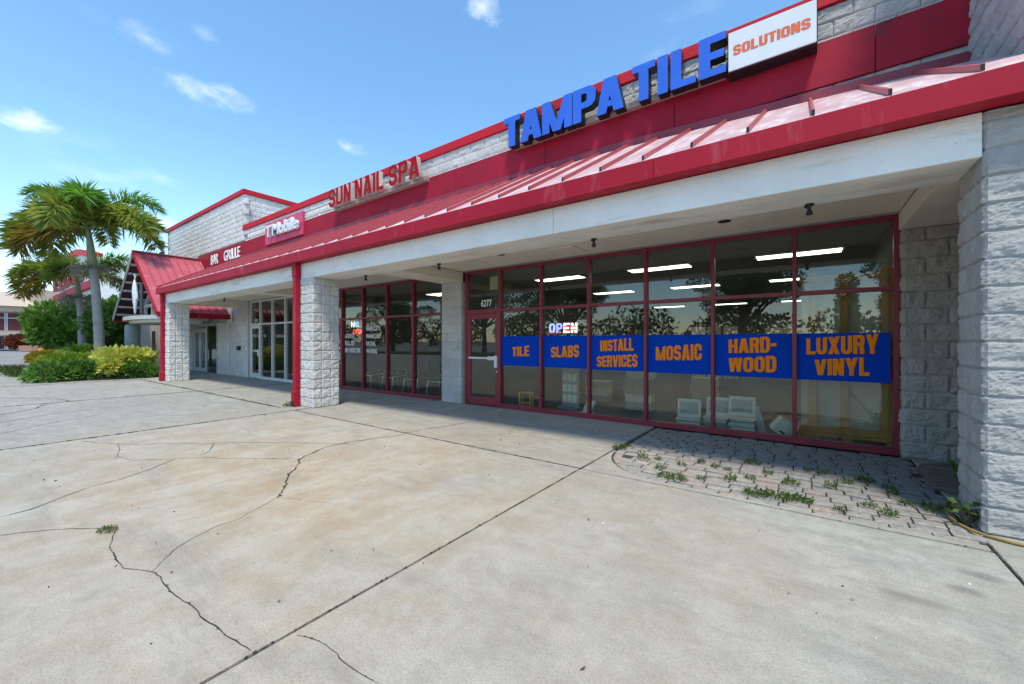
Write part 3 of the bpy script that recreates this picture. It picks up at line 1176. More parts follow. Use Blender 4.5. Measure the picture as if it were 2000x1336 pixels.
for key, (pl, w) in CR.items():
    r = random.Random(key)
    pts = [Vector((p[0], p[1], 0)) for p in pl]
    fine = []
    for a, b in zip(pts[:-1], pts[1:]):
        n = max(2, int((b - a).length / 0.035))
        for q in range(n):
            fine.append(a.lerp(b, q / n))
    fine.append(pts[-1])
    vs, fs = [], []
    amp = (0.012 if w < 0.01 else 0.03) if key < 'o' else .003
    for q, p in enumerate(fine):
        d = (fine[min(q + 1, len(fine) - 1)] - fine[max(q - 1, 0)]).normalized()
        nr = Vector((-d.y, d.x, 0))
        s = mnoise.noise(Vector((p.x * 7, p.y * 7, 3))) * amp + mnoise.noise(Vector((p.x * 25, p.y * 25, 8))) * amp * 0.5
        ww = w * (0.35 + 1.1 * abs(mnoise.noise(Vector((p.x * 4, p.y * 4, 11)))) + r.random() * 0.5) * 0.5
        if q == len(fine) - 1:
            ww *= 0.2
        c = p + nr * s
        vs += [tuple(c + nr * ww + Vector((0, 0, .0022))), tuple(c - nr * ww * (0.6 + r.random()) + Vector((0, 0, .0022)))]
    for q in range(len(fine) - 1):
        fs.append((2 * q, 2 * q + 1, 2 * q + 3, 2 * q + 2))
    for q, p in enumerate(fine):
        if r.random() < .40:
            o = len(vs)
            rad = w * r.uniform(.6, 1.9)
            cc = Vector(vs[2 * q]).lerp(Vector(vs[2 * q + 1]), r.random())
            k = r.choice((3, 4, 5))
            a0 = r.uniform(0, 6)
            vs += [(cc.x + rad * r.uniform(.5, 1) * math.cos(a0 + 6.283 * t_ / k), cc.y + rad * r.uniform(.5, 1) * math.sin(a0 + 6.283 * t_ / k), .0030 + .0002 * (q % 5)) for t_ in range(k)]
            fs.append(tuple(range(o, o + k)))
    MB().add(vs, fs).build('crack', 'crack', pav)

# ---- brick pavers in front of the tile shop
bed = struct(MB().box(-1.985, 1.6, 4.09, 6.77, -.062, -.020).build('paver_bed', 'joint_sand'))
prr = random.Random(21)
PV = []
for s in range(6):
    r2 = random.Random(100 + s)
    nx, ny = 5, 4
    m = MB()
    L, D = 1.0, 1.0
    vs, fs = [], []
    for jj in range(ny + 1):
        for ii in range(nx + 1):
            u, v = ii / nx - .5, jj / ny - .5
            e = min(.5 - abs(u), .5 - abs(v))
            z = 0.0 if e > .05 else -.008
            vs.append((u + (r2.random() - .5) * .03, v + (r2.random() - .5) * .04, z + (r2.random() - .5) * .004))
    for jj in range(ny):
        for ii in range(nx):
            a = jj * (nx + 1) + ii
            fs.append((a, a + 1, a + nx + 2, a + nx + 1))
    ring = [i for i in range(nx + 1)] + [(j + 1) * (nx + 1) - 1 for j in range(1, ny + 1)] + [ny * (nx + 1) + i for i in range(nx - 1, -1, -1)] + [j * (nx + 1) for j in range(ny - 1, 0, -1)]
    base = len(vs)
    for q in ring:
        vs.append((vs[q][0], vs[q][1], -.05))
    n = len(ring)
    for q in range(n):
        fs.append((ring[q], base + q, base + (q + 1) % n, ring[(q + 1) % n]))
    PV.append(m.add(vs, fs).mesh('paver', 'paver'))


def in_patch(x, y):
    if x < -1.96 or x > 1.04 or y > 6.72 or y < 4.22:
        return False
    if x < -1.12 and y < 4.98:
        return math.hypot((x + 1.12) / 0.80, (y - 4.98) / 0.82) < 1.0
    return True


row = 0
y = 4.235
while y < 6.72:
    dep = 0.138 + prr.uniform(-.006, .006)
    x = -1.955
    firstp = row % 2 == 1
    while x < 1.03:
        ln = prr.choice((0.185, 0.205, 0.215, 0.235)) + prr.uniform(-.01, .01)
        if firstp:
            ln, firstp = .115, False
        cx, cy = x + ln / 2, y + dep / 2
        if in_patch(cx, cy) and in_patch(x + .03, cy):
            o = put('paver', prr.choice(PV), bed, (cx, cy, prr.uniform(-.009, .004)),
                    (R(prr.uniform(-1.3, 1.3)), R(prr.uniform(-1.3, 1.3)), R(prr.uniform(-1.8, 1.8))))
            o.scale = (ln - .014, dep - .014, 1)
        x += ln
    y += dep
    row += 1
# soldier course along the curved front edge
edge = [(-1.90, 5.05), (-1.88, 4.88), (-1.83, 4.70), (-1.74, 4.53), (-1.62, 4.40), (-1.47, 4.29), (-1.30, 4.21), (-1.12, 4.185)]
for k in range(9):
    edge.append((-1.12 + (k + 1) * 0.235, 4.185 + 0.0 * k))
for a, b in zip(edge[:-1], edge[1:]):
    a, b = Vector((*a, 0)), Vector((*b, 0))
    d = b - a
    o = put('paver', prr.choice(PV), bed, (a + b) / 2 + Vector((0, 0, prr.uniform(-.004, .002))), (0, 0, math.atan2(d.y, d.x)))
    o.scale = (d.length - .014, .10, 1)

# bare earth washed in behind the end pier
r_ = random.Random(4)
ring_ = []
for k in range(26):
    a = 2 * math.pi * k / 26
    q = 1 + r_.uniform(-.12, .12)
    ring_.append((1.55 + .62 * q * math.cos(a), min(6.69, 5.95 + .82 * q * math.sin(a)), .004))
struct(MB().add(ring_ + [(1.55, 5.95, .035)], [(k, (k + 1) % 26, 26) for k in range(26)]).build('soil_patch', 'earth'))

# ================================================================== THE PLAZA BUILDING
B = thing('plaza_building', 'long white block shop building with red metal canopy roof and glass storefronts', 'building', (0, 6.6, 0))
BO = Vector((0, -6.6, 0))


def bp(mb, name, mats, parent=None, smooth=False):
    """a part of the building, modelled in world coordinates"""
    par = parent or B
    o = mb.build(name, mats, par, smooth)
    o.location = BO if par is B else (0, 0, 0)
    return o


def grp(mb, name, mats):
    return bp(mb, name, mats)


YW = 6.62     # face of upper wall blocks (core a little behind)
GY = 6.80     # storefront glass plane
XR = 1.5

# core of the upper wall
wall = bp(MB().box(-17.6, XR - .02, YW + .02, 24, 2.96, 5.72), 'upper_wall', 'mortar')
blocks = []
zc = [4.49, 4.69, 5.11, 5.31, 5.51]
for zi, z0 in enumerate((4.50, 5.11, 5.31, 5.51)):
    x = XR - .2 - (0.2 if zi % 2 else 0)
    while x > -17.5:
        blocks.append((x, z0 + .1))
        x -= 0.4
blocks.sort(key=lambda b: -b[0])
loose = []
for i, (x, z) in enumerate(blocks):
    me = rng.choice(SMALL_BLOCKS if x < -3 else LONG_BLOCKS)
    fl = rng.choice((0, math.pi))
    loc = (x, YW + .04, z)
    if i < 90:
        place(me, wall, loc, (0, fl, 0))
    else:
        loose.append((me, Matrix.Translation(loc) @ Matrix.Rotation(fl, 4, 'Y')))
join_blocks('block_courses', loose, wall)

# red band: separate sheet panels with seams
xs = [XR - .005]
x = 0.70
while x > -23.5:
    xs.append(x)
    x -= 2.34
for a, b in zip(xs[:-1], xs[1:]):
    bp(MB().bbox(b + .004, a - .004, YW - .055, YW - .012, 4.69, 5.26, .004), 'band_panel', 'red_band')
bp(MB().box(-23, XR - .01, YW - .02, YW + .03, 4.72, 5.23), 'band_backing', 'dark')

# parapet coping in lengths
x = XR - .005
while x > -17.6:
    x2 = max(x - 3.05, -17.66)
    bp(MB().bbox(x2 + .003, x - .003, YW - .06, YW + .34, 5.71, 5.90, .008), 'coping', 'red_coping')
    x = x2
# rear cover of the flat roof
bp(MB().box(-17.6, XR - .02, YW + .3, 24, 5.73, 5.76), 'roof_deck', 'asphalt')

# ---- canopy roof: panels and ribs
Y0, Z0 = 4.25, 3.30


def ztop(x):
    return 4.64 if x < -2.5 else 4.64 - 0.15 * (x + 2.5) / 4.0


XL = -18.6
canopy = bp(MB().add([(XL, 4.42, 3.20), (XR, 4.42, 3.20), (XR, 6.58, 4.36), (XL, 6.58, 4.47), (XL, 4.42, 3.12), (XR, 4.42, 3.12), (XR, 6.58, 3.0), (XL, 6.58, 3.0)],
                 [(0, 1, 2, 3), (4, 7, 6, 5), (0, 4, 5, 1), (1, 5, 6, 2), (2, 6, 7, 3), (3, 7, 4, 0)]), 'canopy_roof', 'red')
ribx = []
x = 1.5 + .017
x = 1.03
while x > XL + .1:
    ribx.append(x)
    x -= 0.4845
edges = [1.495] + ribx + [XL]
YT = 6.56
for a, b in zip(edges[:-1], edges[1:]):
    za, zb = ztop(a), ztop(b)
    t = .004
    yt = YT
    vs = [(b, Y0, Z0 - t), (a, Y0, Z0 - t), (a, yt, za - t), (b, yt, zb - t), (b, Y0, Z0), (a, Y0, Z0), (a, yt, za), (b, yt, zb)]
    vs = [(vx + (.003 if k % 4 in (0, 3) else -.003), vy, vz) for k, (vx, vy, vz) in enumerate(vs)]
    bp(MB().add(vs, [(0, 3, 2, 1), (4, 5, 6, 7), (0, 1, 5, 4), (1, 2, 6, 5), (2, 3, 7, 6), (3, 0, 4, 7)]), 'roof_panel', 'roof_panel', canopy)
for x in ribx:
    m = MB()
    zt = ztop(x)
    hw, hh = .012, .050
    m.add([(x - hw, Y0 + .05, Z0 + .03), (x + hw, Y0 + .05, Z0 + .03), (x + hw, YT, zt), (x - hw, YT, zt),
           (x - hw, Y0 + .05, Z0 + .03 + hh), (x + hw, Y0 + .05, Z0 + .03 + hh), (x + hw, YT, zt + hh), (x - hw, YT, zt + hh)],
          [(0, 3, 2, 1), (4, 5, 6, 7), (1, 2, 6, 5), (2, 3, 7, 6), (3, 0, 4, 7)])
    m.add([(x - hw, Y0 + .05, Z0 + .03), (x + hw, Y0 + .05, Z0 + .03), (x + hw, Y0 + .05, Z0 + .03 + hh), (x - hw, Y0 + .05, Z0 + .03 + hh)], [(0, 1, 2, 3)], 1)
    bp(m, 'rib', ['roof_rib', 'dark'], canopy)
# flashing where roof meets wall
fl = MB()
for a, b in ((1.49, -2.5), (-2.5, XL)):
    za, zb = ztop(a), ztop(b)
    fl.add([(b, 6.535, zb - .02), (a, 6.535, za - .02), (a, 6.535, za + .10), (b, 6.535, zb + .10), (b, 6.552, zb - .02), (a, 6.552, za - .02), (a, 6.552, za + .10), (b, 6.552, zb + .10)],
           [(0, 1, 2, 3), (7, 6, 5, 4), (3, 2, 6, 7), (0, 4, 5, 1)])
bp(fl, 'flashing', 'frame_red')
# left rake trim
bp(MB().add([(XL - .05, Y0, Z0 - .1), (XL + .03, Y0, Z0 - .1), (XL + .03, YT, 4.54), (XL - .05, YT, 4.54), (XL - .05, Y0, Z0 + .07), (XL + .03, Y0, Z0 + .07), (XL + .03, YT, 4.71), (XL - .05, YT, 4.71)],
            [(0, 3, 2, 1), (4, 5, 6, 7), (0, 1, 5, 4), (1, 2, 6, 5), (2, 3, 7, 6), (3, 0, 4, 7)]), 'rake_trim', 'red')

# short run of roof in front of the tower
for k in range(9):
    a = 1.50 + k * .5
    bp(MB().add([(a + .003, Y0, Z0 - .02), (a + .497, Y0, Z0 - .02), (a + .497, 5.04, 3.70), (a + .003, 5.04, 3.70), (a + .003, Y0, Z0), (a + .497, Y0, Z0), (a + .497, 5.04, 3.73), (a + .003, 5.04, 3.73)],
                [(0, 3, 2, 1), (4, 5, 6, 7), (0, 1, 5, 4), (1, 2, 6, 5), (2, 3, 7, 6), (3, 0, 4, 7)]), 'roof_panel', 'roof_panel', canopy)
    if k:
        bp(MB().bar((a, Y0 + .05, Z0 + .055), (a, 5.03, 3.76), .024, .05), 'rib', 'roof_rib', canopy)
# gutter in lengths
x = 6.06
while x > -18.7:
    x2 = max(x - 3.66, -18.72)
    m = MB()
    m.bbox(x2 + .002, x - .002, 4.215, 4.235, 3.08, 3.285, .004)
    m.box(x2 + .002, x - .002, 4.236, 4.395, 3.082, 3.096)
    m.box(x2 + .002, x - .002, 4.380, 4.396, 3.097, 3.26)
    if x2 <= -18.7:
        m.box(x2 + .003, x2 + .015, 4.236, 4.379, 3.097, 3.27)
    bp(m, 'gutter', 'red')
    x = x2

# ---- beam, soffit and cross beams
for a, b in ((1.055, -2.55), (-2.55, -7.5), (-7.5, -9.9), (-9.9, -13.9), (-13.9, -18.55)):
    bp(MB().bbox(b + .002, a - .002, 4.40, 4.98, 2.75, 3.078, .006), 'beam', 'stucco')
for a, b in ((XR, .93), (-6.24, -6.89), (-12.15, -12.72), (-17.55, -18.55)):
    bp(MB().bbox(b, a, 4.982, 6.74, 2.752, 2.96, .006), 'cross_beam', 'soffit')
for a, b in ((.928, -6.238), (-6.892, -12.148), (-12.722, -17.548)):
    bp(MB().box(b, a, 4.982, 6.90, 2.965, 3.0), 'soffit', 'soffit')
# soffit seams and access hatch
for xx in (-2.55, -9.3, -14.9):
    bp(MB().box(xx - .012, xx + .012, 4.99, 6.72, 2.961, 2.9645), 'soffit_trim', 'stucco')
bp(MB().bbox(-3.55, -3.05, 5.9, 6.45, 2.950, 2.9645, .004), 'access_hatch', 'soffit')

# ---- block columns
def column(xr, zt, nx, ny, yf=4.40, name='column', core=True):
    c = bp(MB().box(xr - .2 * nx + .012, xr - .012, yf + .012, yf + .2 * ny - .012, -.02, zt - .004), name, 'mortar')
    z = 0.0
    while z < zt - .01:
        h = min(CH, zt - z)
        if h < .04:
            break
        cells = []
        for i in range(nx):
            for j in range(ny):
                if i in (0, nx - 1) or j in (0, ny - 1):
                    if (j == 0 or i == nx - 1):          # the faces the street sees
                        cells.append((xr - .1 - .2 * i if False else xr - .2 * nx + .1 + .2 * i, yf + .1 + .2 * j))
        cube_course(c, cells, z, h)
        z += h
    # the two faces turned to the shops
    items = []
    z = 0.0
    while z < zt - .05:
        h = min(CH, zt - z)
        for i in range(nx - 1):
            for j in range(1, ny):
                if i == 0 or j == ny - 1:
                    items.append((CUBE_BLOCKS[(i + j) % 6], Matrix.Translation((xr - .2 * nx + .1 + .2 * i, yf + .1 + .2 * j, z + h / 2)) @ Matrix.Diagonal((1, 1, h / CH, 1))))
        z += h
    join_blocks('rear_blocks', items, c)
    return c


column(-8.33, 2.752, 3, 3)
column(-18.0, 2.752, 3, 3)
# big end pier: -X and front faces are seen
pier = bp(MB().box(1.072, 2.45, 4.412, 5.02, -.02, 3.075), 'pier', 'mortar')
PB = [rough_block('block', .4, .2, .2, (30, 14, 16), .018, s, joint=.005) for s in range(41, 46)]
z = 0.0
while z < 3.05:
    h = min(CH, 3.075 - z)
    for j in range(1, 3):
        me = rng.choice(CUBE_BLOCKS)
        place(me, pier, (1.16, 4.5 + .2 * j, z + h / 2), (0, rng.choice((0, math.pi)), rng.choice((0, 2)) * math.pi / 2), (1, 1, h / CH))
    for k in range(3):
        place(rng.choice(PB), pier, (1.26 + .4 * k, 4.50, z + h / 2), (0, rng.choice((0, math.pi)), 0), (1, 1, h / CH))
    z += h

# corner tower above the pier
bp(MB().box(2.46, 6.0, 4.47, 14, -.02, 2.998), 'tower_base', 'block_smooth')
for zi in range(15):
    for xi in range(9):
        x = 2.66 + .4 * xi + (.2 if zi % 2 else 0)
        if x < 5.9:
            place(rng.choice(SMALL_BLOCKS), pier, (x, 4.47, zi * .2 + .1), (0, rng.choice((0, math.pi)), 0))
tower = bp(MB().box(XR + .05, 6.0, 5.05, 14, 3.0, 8.4), 'corner_tower', 'block_smooth')
for zi in range(12):
    for yi in range(4):
        yy = 5.24 + .4 * yi + (.2 if zi % 2 else 0)
        if yy > 6.7:
            continue
        me = rng.choice(LONG_BLOCKS)
        place(me, tower, (XR + .04, yy, 3.65 + zi * .2), (0, 0, -math.pi / 2))
bp(MB().bbox(XR - .03, 6.1, 5.0, 14.1, 8.4, 8.6), 'coping', 'red_coping')
bp(MB().add([(XR - .012, 4.95, 3.62), (XR - .012, 6.5, 4.44), (XR - .012, 6.5, 4.58), (XR - .012, 4.95, 3.80), (XR + .0, 4.95, 3.62), (XR + .0, 6.5, 4.44), (XR + .0, 6.5, 4.58), (XR + .0, 4.95, 3.80)],
            [(0, 3, 2, 1), (4, 5, 6, 7), (3, 7, 6, 2), (0, 4, 7, 3)]), 'flashing', 'frame_red')

# ---- front wall pieces between the storefronts
def wall_piece(x0, x1, z1, kind, y=6.70, name='wall_pier'):
    w = bp(MB().box(x0 + .006, x1 - .006, y + .02, 6.95, -.02, z1), name, 'mortar')
    z, r = 0.0, 0
    while z < z1 - .03:
        h = min(CH, z1 - z)
        x = x0
        first = .2 if r % 2 else .4
        while x < x1 - .02:
            L = min(first, x1 - x)
            first = .4
            place(rng.choice(kind), w, (x + L / 2, y + .055, z + h / 2), (0, rng.choice((0, math.pi)), 0), (L / .4, 1, h / CH))
            x += L
        z += h
        r += 1
    return w


ALCOVE = [rough_block('block', .4, .12, .2, (18, 4, 9), .026, s_, 'block_alcove') for s_ in range(51, 57)]
wall_piece(.955, 2.6, 2.75, ALCOVE)
wall_piece(-6.88, -6.25, 2.75, FLAT_BLOCKS)
wall_piece(-12.70, -12.17, 2.75, FLAT_BLOCKS)
bp(MB().box(1.6, 2.9, 6.6, 6.69, -.03, .05), 'wall_footing', 'soil')

# ---- rooms behind the glass
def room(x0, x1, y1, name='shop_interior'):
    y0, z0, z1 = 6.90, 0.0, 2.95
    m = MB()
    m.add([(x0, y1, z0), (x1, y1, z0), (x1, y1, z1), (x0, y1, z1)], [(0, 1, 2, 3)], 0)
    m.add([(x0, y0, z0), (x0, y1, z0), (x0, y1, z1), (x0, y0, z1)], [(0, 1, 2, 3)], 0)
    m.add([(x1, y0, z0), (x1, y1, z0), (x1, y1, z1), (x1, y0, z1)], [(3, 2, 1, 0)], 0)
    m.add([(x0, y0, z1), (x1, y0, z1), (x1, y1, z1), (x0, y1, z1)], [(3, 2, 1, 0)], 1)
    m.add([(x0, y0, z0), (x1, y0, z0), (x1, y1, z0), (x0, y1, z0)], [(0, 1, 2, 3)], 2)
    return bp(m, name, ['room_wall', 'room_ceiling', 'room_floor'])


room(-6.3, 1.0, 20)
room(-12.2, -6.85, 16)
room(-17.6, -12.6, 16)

# ---- storefronts
def storefront(xs, mat, ztr, ztop_, door_bay=0, door_hinge='left'):
    """aluminium frame: head, sill, end jambs as one part; each mullion, transom bar and pane its own piece"""
    f = MB()
    x0, x1 = xs[0], xs[-1]
    f.bbox(x0, x1, GY - .045, GY + .055, ztop_ - .055, ztop_, .004)
    f.bbox(x0, x0 + .05, GY - .045, GY + .055, 0.0, ztop_ - .056, .004)
    f.bbox(x1 - .05, x1, GY - .045, GY + .055, 0.0, ztop_ - .056, .004)
    xa = xs[door_bay + 1] + .026
    f.bbox(xa, x1 - .051, GY - .05, GY + .055, 0.0, .085, .004)
    fr = bp(f, 'storefront_frame', mat)
    for i, x in enumerate(xs[1:-1]):
        bp(MB().bbox(x - .025, x + .025, GY - .05, GY + .05, 0.0 if i == door_bay else .086, ztop_ - .056, .004), 'mullion', mat, fr)
    for i in range(len(xs) - 1):
        a = xs[i] + (.051 if i == 0 else .026)
        b = xs[i + 1] - (.051 if i == len(xs) - 2 else .026)
        hz = .05 if i == door_bay else .03
        bp(MB().bbox(a, b, GY - .042, GY + .05, ztr - hz, ztr + hz * .8, .004), 'transom_bar', mat, fr)
        bp(MB().box(a - .006, b + .006, GY + .012, GY + .019, ztr + hz * .8, ztop_ - .054), 'pane', 'glass', fr)
        if i != door_bay:
            bp(MB().box(a - .006, b + .006, GY + .012, GY + .019, .083, ztr - hz), 'pane', 'glass', fr)
    # door leaf
    a, b = xs[door_bay] + .054, xs[door_bay + 1] - .029
    zt = ztr - .054
    d = MB()
    st = .095
    d.bbox(a, a + st, GY - .03, GY + .02, .012, zt, .004)
    d.bbox(b - st, b, GY - .03, GY + .02, .012, zt, .004)
    d.bbox(a + st, b - st, GY - .03, GY + .02, zt - .11, zt, .004)
    d.bbox(a + st, b - st, GY - .03, GY + .02, .012, .19, .004)
    door = bp(d, 'door', mat)
    bp(MB().box(a + st - .005, b - st + .005, GY - .006, GY + .002, .185, zt - .105), 'door_pane', 'glass', door)
    hb = MB()
    hb.bbox(a + st - .03, b - st * .3, GY - .075, GY - .045, 1.02, 1.06, .006)
    hb.bbox(b - st - .18, b - st * .3, GY - .078, GY - .040, 1.00, 1.08, .006)
    hb.box(a + st - .03, a + st, GY - .045, GY - .03, 1.02, 1.06)
    bp(hb, 'push_bar', 'frame_white', door)
    hp = MB()
    hp.bbox(b - st + .005, b - .015, GY - .085, GY - .031, .84, 1.10, .008)
    bp(hp, 'pull_handle', 'frame_white', door)
    bp(MB().tube([(b - st * .45, GY - .05, .76), (b - st * .45, GY - .028, .76)], .016, 12), 'lock_cylinder', 'chrome', door)
    return fr


SX = [-6.20, -5.22, -4.20, -3.18, -2.15, -1.13, -.11, .94]
ZTR, ZTOP = 2.06, 2.955
sf = storefront(SX, 'frame_red', ZTR, ZTOP)
NX = [-12.12, -11.14, -10.10, -9.03, -7.97, -6.90]
nf = storefront(NX, 'frame_red', ZTR, ZTOP)
WX = [-17.5, -16.62, -15.63, -14.66, -13.69, -12.74]
wf = storefront(WX, 'frame_white', ZTR, ZTOP)

# vinyl banners and lettering on the tile shop panes
YV = GY + .0105
BT = [('TILE',), ('SLABS',), ('INSTALL', 'SERVICES'), ('MOSAIC',), ('HARD-', 'WOOD'), ('LUXURY', 'VINYL')]
HT = [(.20,), (.215,), (.205, .205), (.24,), (.22, .22), (.235, .225)]
WT = [.42, .60, .66, .70, .60, .70]
for i in range(6):
    a, b = SX[i + 1] + .026, SX[i + 2] - (.026 if i < 5 else .075)
    bp(MB().box(a, b, YV - .002, YV, .90 - .004 * i, 1.51), 'vinyl_banner', 'vinyl_blue', sf)
    cx = (a + b) / 2
    lines = BT[i]
    zs = [1.10] if len(lines) == 1 else [1.235, .955]
    for s, h, zz in zip(lines, HT[i], zs):
        w = WT[i] * (1.0 if len(lines) == 1 else {'INSTALL': .92, 'SERVICES': 1.12, 'HARD-': 1.0, 'WOOD': 1.0, 'LUXURY': 1.05, 'VINYL': .80}[s])
        me = fat_text(s, h, w, wedge=.08, slope=.03)
        me.materials.append(MATS['vinyl_orange'])
        put('lettering', me, sf, (cx, YV - .0045, zz))
        # thin dark drop edge behind the letters
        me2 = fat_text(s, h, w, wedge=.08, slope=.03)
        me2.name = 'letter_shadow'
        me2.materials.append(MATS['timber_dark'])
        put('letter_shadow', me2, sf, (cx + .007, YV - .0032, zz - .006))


def vtext(s, x, z, h, parent, mat='vinyl_white', bold=.02, width=None, y=None):
    me = text_mesh(s, h, bold=bold)
    if width:
        wx = max(v.co.x for v in me.vertices) * 2
        for v in me.vertices:
            v.co.x *= width / wx
    me.name = 'lettering'
    me.materials.clear()
    me.materials.append(MATS[mat])
    return put('lettering', me, parent, (x, (y or YV) - .002, z))


vtext('6277', -5.62, 2.165, .15, sf, width=.30, bold=.02)
bp(MB().box(-5.53, -5.31, GY + .022, GY + .025, 2.52, 2.80), 'paper_notice', 'paper', sf)
for k, s in enumerate(('HOURS', 'MON - FRI', 'SAT', 'SUN')):
    pass
vtext('6279', -11.52, 2.15, .15, nf, width=.30)
for k, s in enumerate(('ACRYLIC', 'FULL SET', 'SPA PEDICURE')):
    w = {0: .46, 1: .48, 2: .74}[k]
    vtext(s, -11.09 + .06 + w / 2, 1.50 - .21 * k, .130, nf, width=w * 1.04, bold=.03)
for k, s in enumerate(('HAIRCUTS', 'MANICURE', 'FACIAL', 'WAXING')):
    w = {0: .62, 1: .62, 2: .42, 3: .48}[k]
    vtext(s, -10.04 + .05 + w / 2, 1.70 - .21 * k, .130, nf, width=w * 1.04, bold=.03)
vtext('6281', -17.06, 2.15, .13, wf, width=.28)
for k, zz in enumerate((1.35, 1.15, .98)):
    bp(MB().box(-11.62, -11.28, GY - .0095, GY - .0075, zz, zz + .11 - .02 * k), 'door_notice', 'vinyl_white', nf)

# ---- downspouts
for x in (-8.88, -18.42):
    m = MB()
    m.bbox(x - .07, x + .07, 4.285, 4.385, .16, 3.08, .008)
    m.bbox(x - .082, x + .082, 4.272, 4.392, 2.80, 3.079, .006)
    m.bbox(x - .076, x + .076, 4.255, 4.390, .01, .34, .01)
    m.box(x - .055, x + .055, 4.250, 4.256, .02, .12, 1)
    bp(m, 'downspout', ['red', 'dark'])
# conduit, switch box and small fittings on the far wall
bp(MB().tube([(-19.3, 6.66, 0), (-19.3, 6.66, 2.7)], .02, 8), 'conduit', 'stucco')
bp(MB().bbox(-18.35, -18.15, 6.60, 6.69, 1.05, 1.22, .01), 'switch_box', 'sign_black')

# ================================================================== RESTAURANT BLOCK
RB = thing('restaurant_building', 'tall white block restaurant building with red coping behind the gabled porch', 'building', (-22, 6.7, 0))
RO = Vector((22, -6.7, 0))


def rp(mb, name, mats, parent=None, smooth=False):
    par = parent or RB
    o = mb.build(name, mats, par, smooth)
    if par is RB:
        o.location = RO
    return o


ub = rp(MB().box(-27.3, -17.62, 6.64, 15, 4.2, 7.14), 'upper_wall', 'mortar')
items = []
for zi in range(13):
    z0 = 4.53 + .2 * zi
    if z0 > 7.1:
        break
    x = -17.63 - (.2 if zi % 2 else .4)
    while x > -27.1:
        if not (4.62 < z0 < 5.2 and x > -23):
            items.append((x + .2, z0 + .1, 0))
        x -= .4
    y = 6.62 + (.4 if zi % 2 else .2)
    while z0 > 5.6 and y < 13:
        items.append((y, z0 + .1, 1))
        y += .4
items.sort(key=lambda t: (t[2] * 6 if t[2] else 0) + (abs(t[0] + 17.6) if not t[2] else t[0]))
loose = []
for i, (a, z, side) in enumerate(items):
    me = rng.choice(SMALL_BLOCKS)
    loc, rz = ((a, 6.66, z), 0) if not side else ((-17.66, a, z), math.pi / 2)
    if i < 290:
        o = place(me, ub, loc, (0, rng.choice((0, math.pi)), 0) if not side else (0, 0, rz))
    else:
        loose.append((me, Matrix.Translation(loc) @ Matrix.Rotation(rz, 4, 'Z')))
join_blocks('block_courses', loose, ub)
rp(MB().bbox(-27.36, -17.555, 6.55, 7.0, 7.135, 7.32, .01), 'coping', 'red_coping')
rp(MB().bbox(-17.9, -17.556, 7.002, 15, 7.135, 7.32, .01), 'coping', 'red_coping')
rp(MB().bbox(-27.36, -27.0, 7.002, 15, 7.135, 7.32, .01), 'coping', 'red_coping')
rp(MB().box(-27.2, -17.7, 6.95, 15, 7.12, 7.145), 'roof_deck', 'asphalt')
# ground-floor wall with the entrance
lw = rp(MB().box(-34, -23.75, 6.72, 15, -.02, 4.25), 'wall', 'block_smooth')
rp(MB().box(-20.75, -17.55, 6.72, 7.0, -.02, 4.2), 'wall', 'block_smooth')
rp(MB().box(-23.749, -20.751, 6.72, 7.0, 2.22, 4.2), 'wall', 'block_smooth')
for zi in range(11):
    x = -20.72 + (.2 if zi % 2 else .0)
    while x < -17.6:
        L = min(.4, -17.56 - x)
        o = place(rng.choice(SMALL_BLOCKS), lw, (x + L / 2, 6.735, zi * .2 + .1), (0, rng.choice((0, math.pi)), 0), (L / .4, .6, 1))
        x += L
for zi in range(11):
    for xi in range(4):
        x = -23.98 - .4 * xi - (.2 if zi % 2 else 0)
        place(rng.choice(SMALL_BLOCKS), lw, (x, 6.735, zi * .2 + .1), (0, rng.choice((0, math.pi)), 0), (1, .6, 1))
dr = MB()
dr.box(-23.74, -20.76, 6.74, 6.82, 2.12, 2.2)
for x in (-23.74, -22.16, -20.84):
    dr.box(x, x + .07, 6.74, 6.82, 0, 2.119)
dr.box(-23.67, -22.16, 6.745, 6.815, 1.93, 2.0)
ef = rp(dr, 'entrance_frame', 'frame_white')
for a, b in ((-23.67, -22.93), (-22.91, -22.16)):
    d = MB()
    d.box(a + .005, a + .08, 6.75, 6.80, .02, 1.92)
    d.box(b - .08, b - .005, 6.75, 6.80, .02, 1.92)
    d.box(a + .08, b - .08, 6.75, 6.80, 1.83, 1.92)
    d.box(a + .08, b - .08, 6.75, 6.80, .02, .18)
    dd = rp(d, 'door', 'frame_white')
    dd2 = MB().box(a + .078, b - .078, 6.772, 6.780, .18, 1.83).build('door_pane', 'glass', dd)
    cx = (a + b) / 2
    g = MB()
    s = 1 if a < -23 else -1
    g.bar((cx + s * .12, 6.769, 1.45), (cx - s * .14, 6.769, .98), .03, .004, (0, 1, 0))
    g.bar((cx + s * .22, 6.769, 1.50), (cx + s * .10, 6.769, .70), .02, .004, (0, 1, 0))
    g.bar((cx - s * .10, 6.769, .62), (cx + s * .18, 6.769, .52), .025, .004, (0, 1, 0))
    g.bar((cx - s * .14, 6.769, .96), (cx - s * .02, 6.769, .94), .03, .004, (0, 1, 0))
    g.build('door_graphic', 'vinyl_white', dd)
rp(MB().box(-22.09, -20.84, 6.772, 6.780, .0, 2.12), 'side_pane', 'glass')
rp(MB().box(-23.67, -22.16, 6.772, 6.780, 2.0, 2.12), 'side_pane', 'glass')
m = MB()
m.add([(-23.75, 9, 0), (-20.75, 9, 0), (-20.75, 9, 2.4), (-23.75, 9, 2.4)], [(0, 1, 2, 3)])
m.add([(-23.75, 6.9, 2.25), (-20.75, 6.9, 2.25), (-20.75, 9, 2.25), (-23.75, 9, 2.25)], [(3, 2, 1, 0)])
rp(m, 'entrance_interior', 'room_floor')
